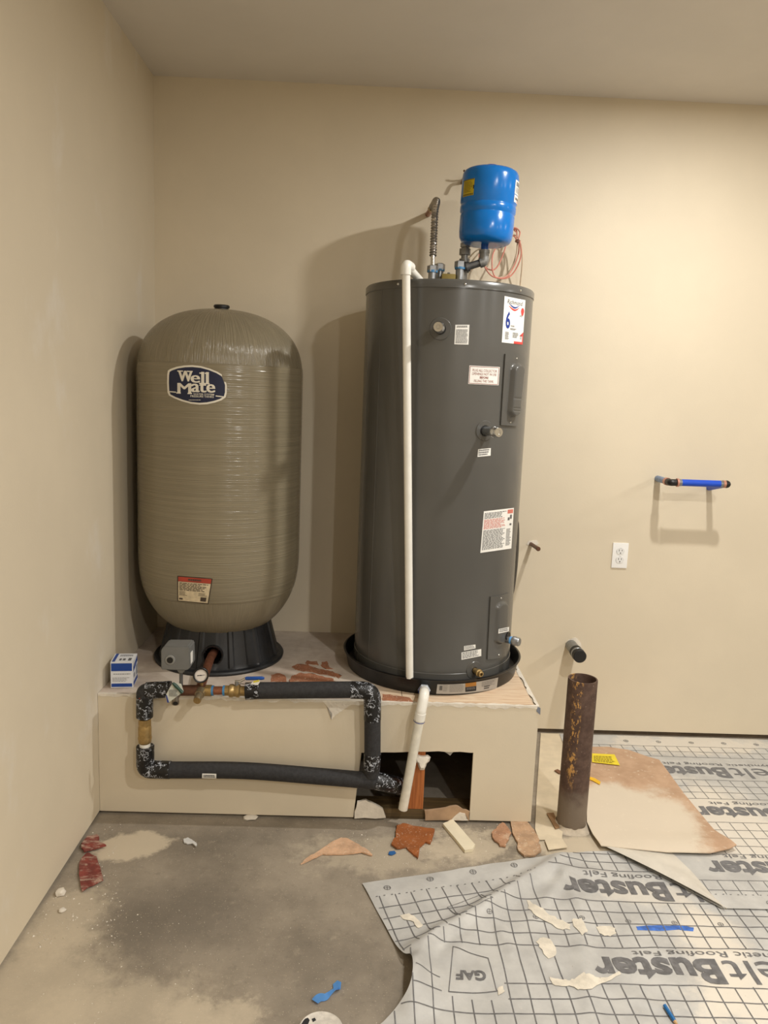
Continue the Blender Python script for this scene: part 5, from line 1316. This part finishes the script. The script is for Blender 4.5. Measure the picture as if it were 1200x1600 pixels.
card = sheet_poly('cardboard_sheet', [(917, 1285), (917, 1168), (950, 1168), (982, 1172.5), (1012, 1183), (1030, 1188), (1069.6, 1242), (1115, 1297), (1150, 1327), (1140, 1331), (1109, 1336), (1041, 1334.5), (979, 1328), (939, 1324), (926, 1305)], 0.012, 0.003, CBD, 'large dusty brown cardboard sheet beside the rusty standpipe', 'cardboard', card_curl)
o = sheet_poly('yellow_note', [(925, 1178), (960, 1179.5), (968.5, 1196.5), (925, 1191.5)], 0.0175, 0.0006, M('yellow paper', (238, 216, 52), 0.6, var=0.05), 'yellow printed paper stuck on the brown cardboard', 'paper', lambda x, y: 0.002)
bm = B(); qn = quadmap([(926, 1179.5), (959, 1180.5), (966.5, 1195), (926, 1190.5)]); fine_print(bm, 5, 0.05, 0.12, 0.95, 0.95, RNG, 0.45, 0.2); lay(bm, lambda u, v: atZ(*qn(u, v), 0.0208)); obj('note_print', bm, M('olive ink', (120, 104, 24), 0.6, var=0), o)
sheet_poly('yellow_tape', [(922, 1215), (929, 1217), (938.5, 1223), (937, 1227), (926, 1221), (921, 1219)], 0.0165, 0.002, M('yellow tape', (236, 186, 36), 0.5, var=0.05), 'short curled strip of yellow tape on the cardboard', 'tape', lambda x, y: 0.002)
PAPER = M('dusty masking paper', (212, 198, 172), 0.85, var=0.07, vscale=16, bmp=0.1)
sheet_poly('floor_paper', [(845, 1146), (884, 1147), (892, 1200), (880, 1290), (878, 1312), (842, 1313), (836, 1296), (838, 1250)], 0.003, 0.002, PAPER, 'dusty pale paper sheet between the platform and standpipe', 'paper', lambda x, y: 0.002 * max(0, noise.noise(Vector((x * 9, y * 9, 4)))))
sheet_poly('paper_strip', [(851, 1313), (878, 1311), (887, 1325), (857, 1329)], 0.006, 0.002, PAPER, 'small pale paper strip in front of the standpipe', 'paper', lambda x, y: 0.001)
sheet_poly('cardboard_offcut', [(854, 1272), (865, 1271), (874, 1294), (868, 1296)], 0.0075, 0.003, M('offcut brown', (150, 116, 82), 0.85), 'narrow brown cardboard offcut beside the standpipe foot', 'cardboard', lambda x, y: 0.001)
sheet_poly('cardboard_offcut', [(866, 1205), (871, 1203), (880, 1208), (874, 1210)], 0.0075, 0.003, M('offcut dark', (120, 84, 60), 0.85), 'dark brown chip on the pale paper behind the standpipe', 'cardboard', lambda x, y: 0.001)

# ================================================================== SCRAPS AND DEBRIS
def scrap(name, pts, th, mat, label, cat, amp=0.0015, seed=3, curl=None, z=0.0012, group=None):
    return sheet_poly(name, pts, z, th, mat, label, cat, curl or (lambda x, y: 0.003 * (0.5 + noise.noise(Vector((x * 18, y * 18, seed))))), group, seed, amp * 1.8, 0.02)
scrap('wood_scrap', [(620, 1292), (632, 1289), (650, 1294), (679, 1297), (677, 1309), (672, 1320), (665, 1318), (655, 1326), (653, 1343), (644, 1335), (634, 1326), (620, 1328), (611, 1322), (614, 1315), (618, 1310)], 0.006, flecked('orange brown paper', (150, 86, 40), 0.15, 0.5), 'torn orange-brown drywall scrap lying on the concrete', 'scrap', 0.001)
scrap('drywall_offcut', [(692, 1291), (707, 1284), (742, 1324), (738, 1331), (726, 1333)], 0.011, M('cream gypsum', (226, 216, 190), 0.8, var=0.04), 'cream rectangular drywall offcut lying on the concrete', 'scrap', 0.0005, curl=lambda x, y: 0)
scrap('paper_scrap', [(769, 1304), (776, 1294), (786, 1287), (796, 1297), (798, 1304), (790, 1325), (782, 1324), (770, 1312)], 0.006, flecked('flecked kraft', (170, 128, 98)), 'smaller reddish-brown torn drywall scrap before the platform', 'scrap', 0.0015, 8)
scrap('paper_scrap', [(797, 1281), (802, 1279), (820, 1284), (832, 1296), (841, 1310), (842, 1320), (846, 1332), (836, 1339), (820, 1340), (810, 1333), (808, 1318), (800, 1303)], 0.007, flecked('tan torn paper', (178, 146, 116)), 'larger tan torn drywall scrap leaning at the platform corner', 'scrap', 0.0015, 9)
scrap('paper_scrap', [(470, 1352), (478, 1344), (494, 1334), (516, 1320), (533, 1311), (545, 1313), (560, 1322), (578, 1333), (582, 1338), (565, 1334), (548, 1336), (522, 1337), (505, 1336), (490, 1343)], 0.005, flecked('pink torn paper', (204, 166, 134), 0.2, 0.8), 'wedge of torn pinkish drywall paper on the bare concrete', 'scrap', 0.001, 11)
def dusty_red():
    m, nt, b = newmat('dusty red plastic')
    base = mix(nt, ramp(nt, nz(nt, 30, 5), 0.3, 0.7), lin((104, 44, 40)), lin((140, 66, 58)))
    base = mix(nt, mth(nt, 'MULTIPLY', ramp(nt, nz(nt, 36, 6, 0.7, coords(nt, (0.6, 1.6, 1)), 0.4), 0.48, 0.66), 0.75), base, lin((196, 172, 154)))
    nt.links.new(base, b.inputs['Base Color']); b.inputs['Roughness'].default_value = 0.55; return m
RED = dusty_red()
scrap('plastic_scrap', [(128, 1322), (136, 1312), (152, 1308), (157, 1321), (166, 1325), (150, 1329), (132, 1334), (127, 1328)], 0.006, RED, 'upper crumpled scrap of red plastic against the left wall', 'scrap', 0.001, 21, lambda x, y: 0.006 * (1 + noise.noise(Vector((x * 40, y * 40, 1)))))
scrap('plastic_scrap', [(123, 1355), (128, 1342), (137, 1335), (150, 1341), (155, 1354), (162, 1378), (145, 1386), (128, 1395), (124, 1375)], 0.003, RED, 'lower dusty scrap of red plastic by the left wall', 'scrap', 0.0008, 22, lambda x, y: 0.004 * (1 + noise.noise(Vector((x * 30, y * 30, 2)))))
def lumpy(name, px, py, r, mat, label, cat, z0=0.0, flat=0.5, seed=1, group=None, sx=1.0):
    bm = B(); bmesh.ops.create_icosphere(bm, subdivisions=2, radius=r); g = atZ(px, py, z0)
    for v in bm.verts:
        k = 1 + 0.35 * noise.noise(v.co * (1.6 / r) + Vector((seed * 3.1, 0, 0))); v.co = Vector((v.co.x * k * sx, v.co.y * k, max(-r * flat * 0.75, v.co.z * k * flat)))
        v.co += Vector((g.x, g.y, z0 + r * flat * 0.75))
    return solo(name, bm, mat, label, cat, group)
lumpy('plaster_lump', 95, 1397, 0.016, PLASTER, 'larger white plaster lump at the foot of the left wall', 'plaster', flat=0.6, seed=2)
lumpy('plaster_lump', 97, 1424, 0.011, PLASTER, 'smaller white plaster lump near the foot of the left wall', 'plaster', flat=0.5, seed=4)
lumpy('plaster_lump', 391, 1279, 0.017, PLASTER, 'white plaster blob under the bottom edge of the platform front', 'plaster', flat=0.4, seed=6, sx=1.6)
scrap('tissue_scrap', [(287, 1312), (294, 1310), (302, 1315), (308, 1321), (306, 1325), (300, 1319), (292, 1320), (287, 1317)], 0.004, M('white tissue', (222, 222, 220), 0.7), 'small crumpled white scrap on the dark concrete patch', 'scrap', 0.0006, 31)
scrap('blue_scrap', [(608, 1332), (616, 1331), (619, 1334), (612, 1337), (607, 1336)], 0.003, M('dark blue plastic', (40, 92, 150), 0.5), 'tiny dark blue scrap beside the orange-brown scrap', 'scrap', 0.0004, 32)
# blue masking tape, twisted
bm = B(); tw = [(492, 1568), (499, 1562), (508, 1561), (514, 1556), (521, 1550), (528, 1546)]
cl = catmull([atZ(x, y) for x, y in tw], 8); G = []
for i, p_ in enumerate(cl):
    a_ = i / len(cl) * PI * 1.6; d_ = (cl[min(i + 1, len(cl) - 1)] - cl[max(0, i - 1)]).normalized(); n_ = Vector((-d_.y, d_.x, 0))
    h_ = 0.0105; G.append((bm.verts.new(p_ + n_ * h_ * (0.8 + 0.2 * math.cos(a_)) + Vector((0, 0, 0.006 + 0.004 * math.sin(a_)))), bm.verts.new(p_ - n_ * h_ * (0.8 + 0.2 * math.cos(a_)) + Vector((0, 0, 0.006 - 0.004 * math.sin(a_))))))
for p_, q_ in zip(G, G[1:]): bm.faces.new((p_[0], q_[0], q_[1], p_[1]))
for pts in ([(520, 1540), (527, 1536), (533, 1541), (532, 1549), (526, 1552), (521, 1548)],):
    vs = [bm.verts.new(atZ(x, y) + Vector((0, 0, 0.004 + 0.010 * ((i * 37) % 5) / 5))) for i, (x, y) in enumerate(pts)]; bm.faces.new(vs)
r_ = bmesh.ops.solidify(bm, geom=list(bm.faces), thickness=0.0008)
solo('masking_tape', bm, M('bright blue tape', (112, 178, 240), 0.55, var=0.06), 'twisted strip of light blue masking tape on the concrete', 'tape')
# round white tub lid at the bottom of the view
g = atZ(501, 1607, 0.03)
t = thing('tub', (g.x, g.y, 0), 'small dusty white tub with black lettering standing on the concrete', 'tub')
obj('body', lathe(B(), [(0, 0), (0.046, 0), (0.05, 0.028), (0, 0.028)], (g.x, g.y, 0), seg=40), PVC, t)
obj('lid', lathe(B(), [(0.052, 0.020), (0.0535, 0.022), (0.0535, 0.028), (0.050, 0.031), (0.046, 0.0295), (0, 0.0295)], (g.x, g.y, 0), seg=48), M('dusty lid', (206, 200, 190), 0.55, var=0.14, vscale=60), t)
bm = B(); poly2(bm, [(470, 1598), (473, 1593), (481, 1590), (484, 1594), (481, 1601), (472, 1604)]); poly2(bm, [(487, 1592), (492, 1590), (494, 1594), (489, 1597)]); lay(bm, lambda x, y: atZ(x, y, 0.0303)); obj('lid_print', bm, INK, t)
# things lying on the wrinkled felt
def on_felt_px(x, y, off=0.0):
    d = ray(x, y); h = FB.ray_cast(CAM, d.normalized()); return (h[0] if h[0] is not None else atZ(x, y)) + Vector((0, 0, off))
def felt_patch(name, pts, off, mat, label, cat, group=None, amp=0.4, seed=1, dome=0.0, ml=5):
    bm = B(); poly2(bm, rag_poly(pts, amp, seed, 3)); cx2 = sum(p[0] for p in pts) / len(pts); cy2 = sum(p[1] for p in pts) / len(pts); mr = max(math.hypot(p[0] - cx2, p[1] - cy2) for p in pts)
    def f(x, y): return on_felt_px(x, y, off + dome * max(0, 1 - (math.hypot(x - cx2, y - cy2) / mr) ** 2))
    lay(bm, f, ml, 5)
    r_ = bmesh.ops.extrude_face_region(bm, geom=list(bm.faces))
    for v in [e for e in r_['geom'] if isinstance(e, bmesh.types.BMVert)]: v.co.z += 0.0005
    return solo(name, bm, mat, label, cat, group)
SPL = M('plaster splat', (218, 210, 194), 0.8, var=0.1, vscale=40, bmp=0.3)
gsp = 'dried plaster splats on the wrinkled felt'
for i, (pts, lb_) in enumerate((([(824, 1406), (832, 1412), (848, 1422), (866, 1434), (884, 1442), (892, 1446), (890, 1453), (872, 1452), (856, 1442), (838, 1432), (826, 1420)], 'longest streaky plaster splat smeared across the wrinkled felt'),
                                ([(892, 1437), (908, 1436), (914, 1446), (918, 1458), (910, 1461), (898, 1450)], 'plaster splat at the end of the long smear'),
                                ([(838, 1472), (846, 1465), (858, 1468), (868, 1480), (869, 1494), (856, 1497), (846, 1486)], 'rounded plaster splat near the middle of the felt'),
                                ([(932, 1450), (946, 1447), (962, 1452), (962, 1460), (948, 1464), (936, 1460)], 'flat oval plaster splat beside the blue streak'),
                                ([(858, 1526), (872, 1530), (888, 1534), (898, 1530), (912, 1521), (926, 1524), (940, 1530), (968, 1519), (972, 1522), (946, 1536), (924, 1545), (908, 1548), (896, 1542), (878, 1541), (864, 1538)], 'splayed plaster splat by the large printed lettering'),
                                ([(776, 1546), (786, 1540), (788, 1550), (778, 1557)], 'small plaster splat at the corner of the printed square'),
                                ([(625, 1432), (640, 1428), (652, 1436), (661, 1446), (655, 1452), (646, 1442), (632, 1438)], 'crumbly plaster splat on the flat felt flap'))):
    felt_patch('plaster_splat', pts, 0.0006, SPL, lb_, 'plaster', gsp, 1.6, i + 1, 0.0018)
felt_patch('blue_streak', [(994, 1448), (1020, 1446), (1046, 1447), (1064, 1446), (1084, 1450), (1083, 1455), (1060, 1453), (1030, 1455), (996, 1453)], 0.0004, M('blue chalk', (66, 112, 196), 0.7, var=0.3, vscale=50), 'long streak of blue tape stuck on the felt', 'tape', None, 0.5, 3, 0.0)
a, b2 = on_felt_px(1038, 1574, 0.006), on_felt_px(1054, 1599, 0.006); e = on_felt_px(1059, 1606, 0.006)
t = thing('pencil', a, 'flat blue carpenter pencil lying on the felt', 'pencil')
obj('shaft', tube(B(), [a, b2], 0.005, 6), M('pencil blue', (22, 104, 168), 0.4, var=0.03), t, angle=20)
obj('tip', tube(B(), [b2, e], [0.005, 0.001], 6), M('pencil wood', (206, 168, 120), 0.7), t, angle=20)

# crumbs nobody could count
rg = random.Random(12); bm = B()
def crumb(x, y, z, s):
    vs = [bm.verts.new((x + s * rg.uniform(-1, 1), y + s * rg.uniform(-1, 1), z)) for _ in range(3)] + [bm.verts.new((x + s * .3 * rg.uniform(-1, 1), y + s * .3 * rg.uniform(-1, 1), z + s * rg.uniform(0.4, 0.9)))]
    for i, j, k in ((0, 1, 3), (1, 2, 3), (2, 0, 3), (0, 2, 1)): bm.faces.new((vs[i], vs[j], vs[k]))
def strew(n, px0, py0, px1, py1, s0, s1):
    for _ in range(n):
        g = atZ(rg.uniform(px0, px1), rg.uniform(py0, py1))
        if g.x < -L + 0.012 or (g.y > YP - 0.006 and g.x < XP + 0.01): continue
        fz = felt_z(g.x, g.y); f2 = felt2_z(g.x, g.y); z = max(0.0003, (fz or 0), (f2 or 0))
        crumb(g.x, g.y, z, rg.uniform(s0, s1) * (1.8 if rg.random() < 0.05 else 1))
strew(420, 40, 1285, 190, 1480, 0.0014, 0.0042); strew(250, 0, 1420, 330, 1600, 0.0010, 0.0030); strew(650, 540, 1284, 780, 1360, 0.0008, 0.0024); strew(160, 160, 1280, 560, 1350, 0.0008, 0.002)
strew(170, 200, 1330, 600, 1600, 0.0008, 0.002); strew(160, 780, 1400, 1200, 1600, 0.0008, 0.002); strew(220, 930, 1160, 1200, 1420, 0.0010, 0.0030); strew(60, 690, 1380, 900, 1600, 0.0008, 0.002)
o = obj('plaster_crumbs', bm, PLASTER, smooth=False); tag(o, 'white plaster crumbs and dust scattered over the floor', 'debris', kind='stuff')
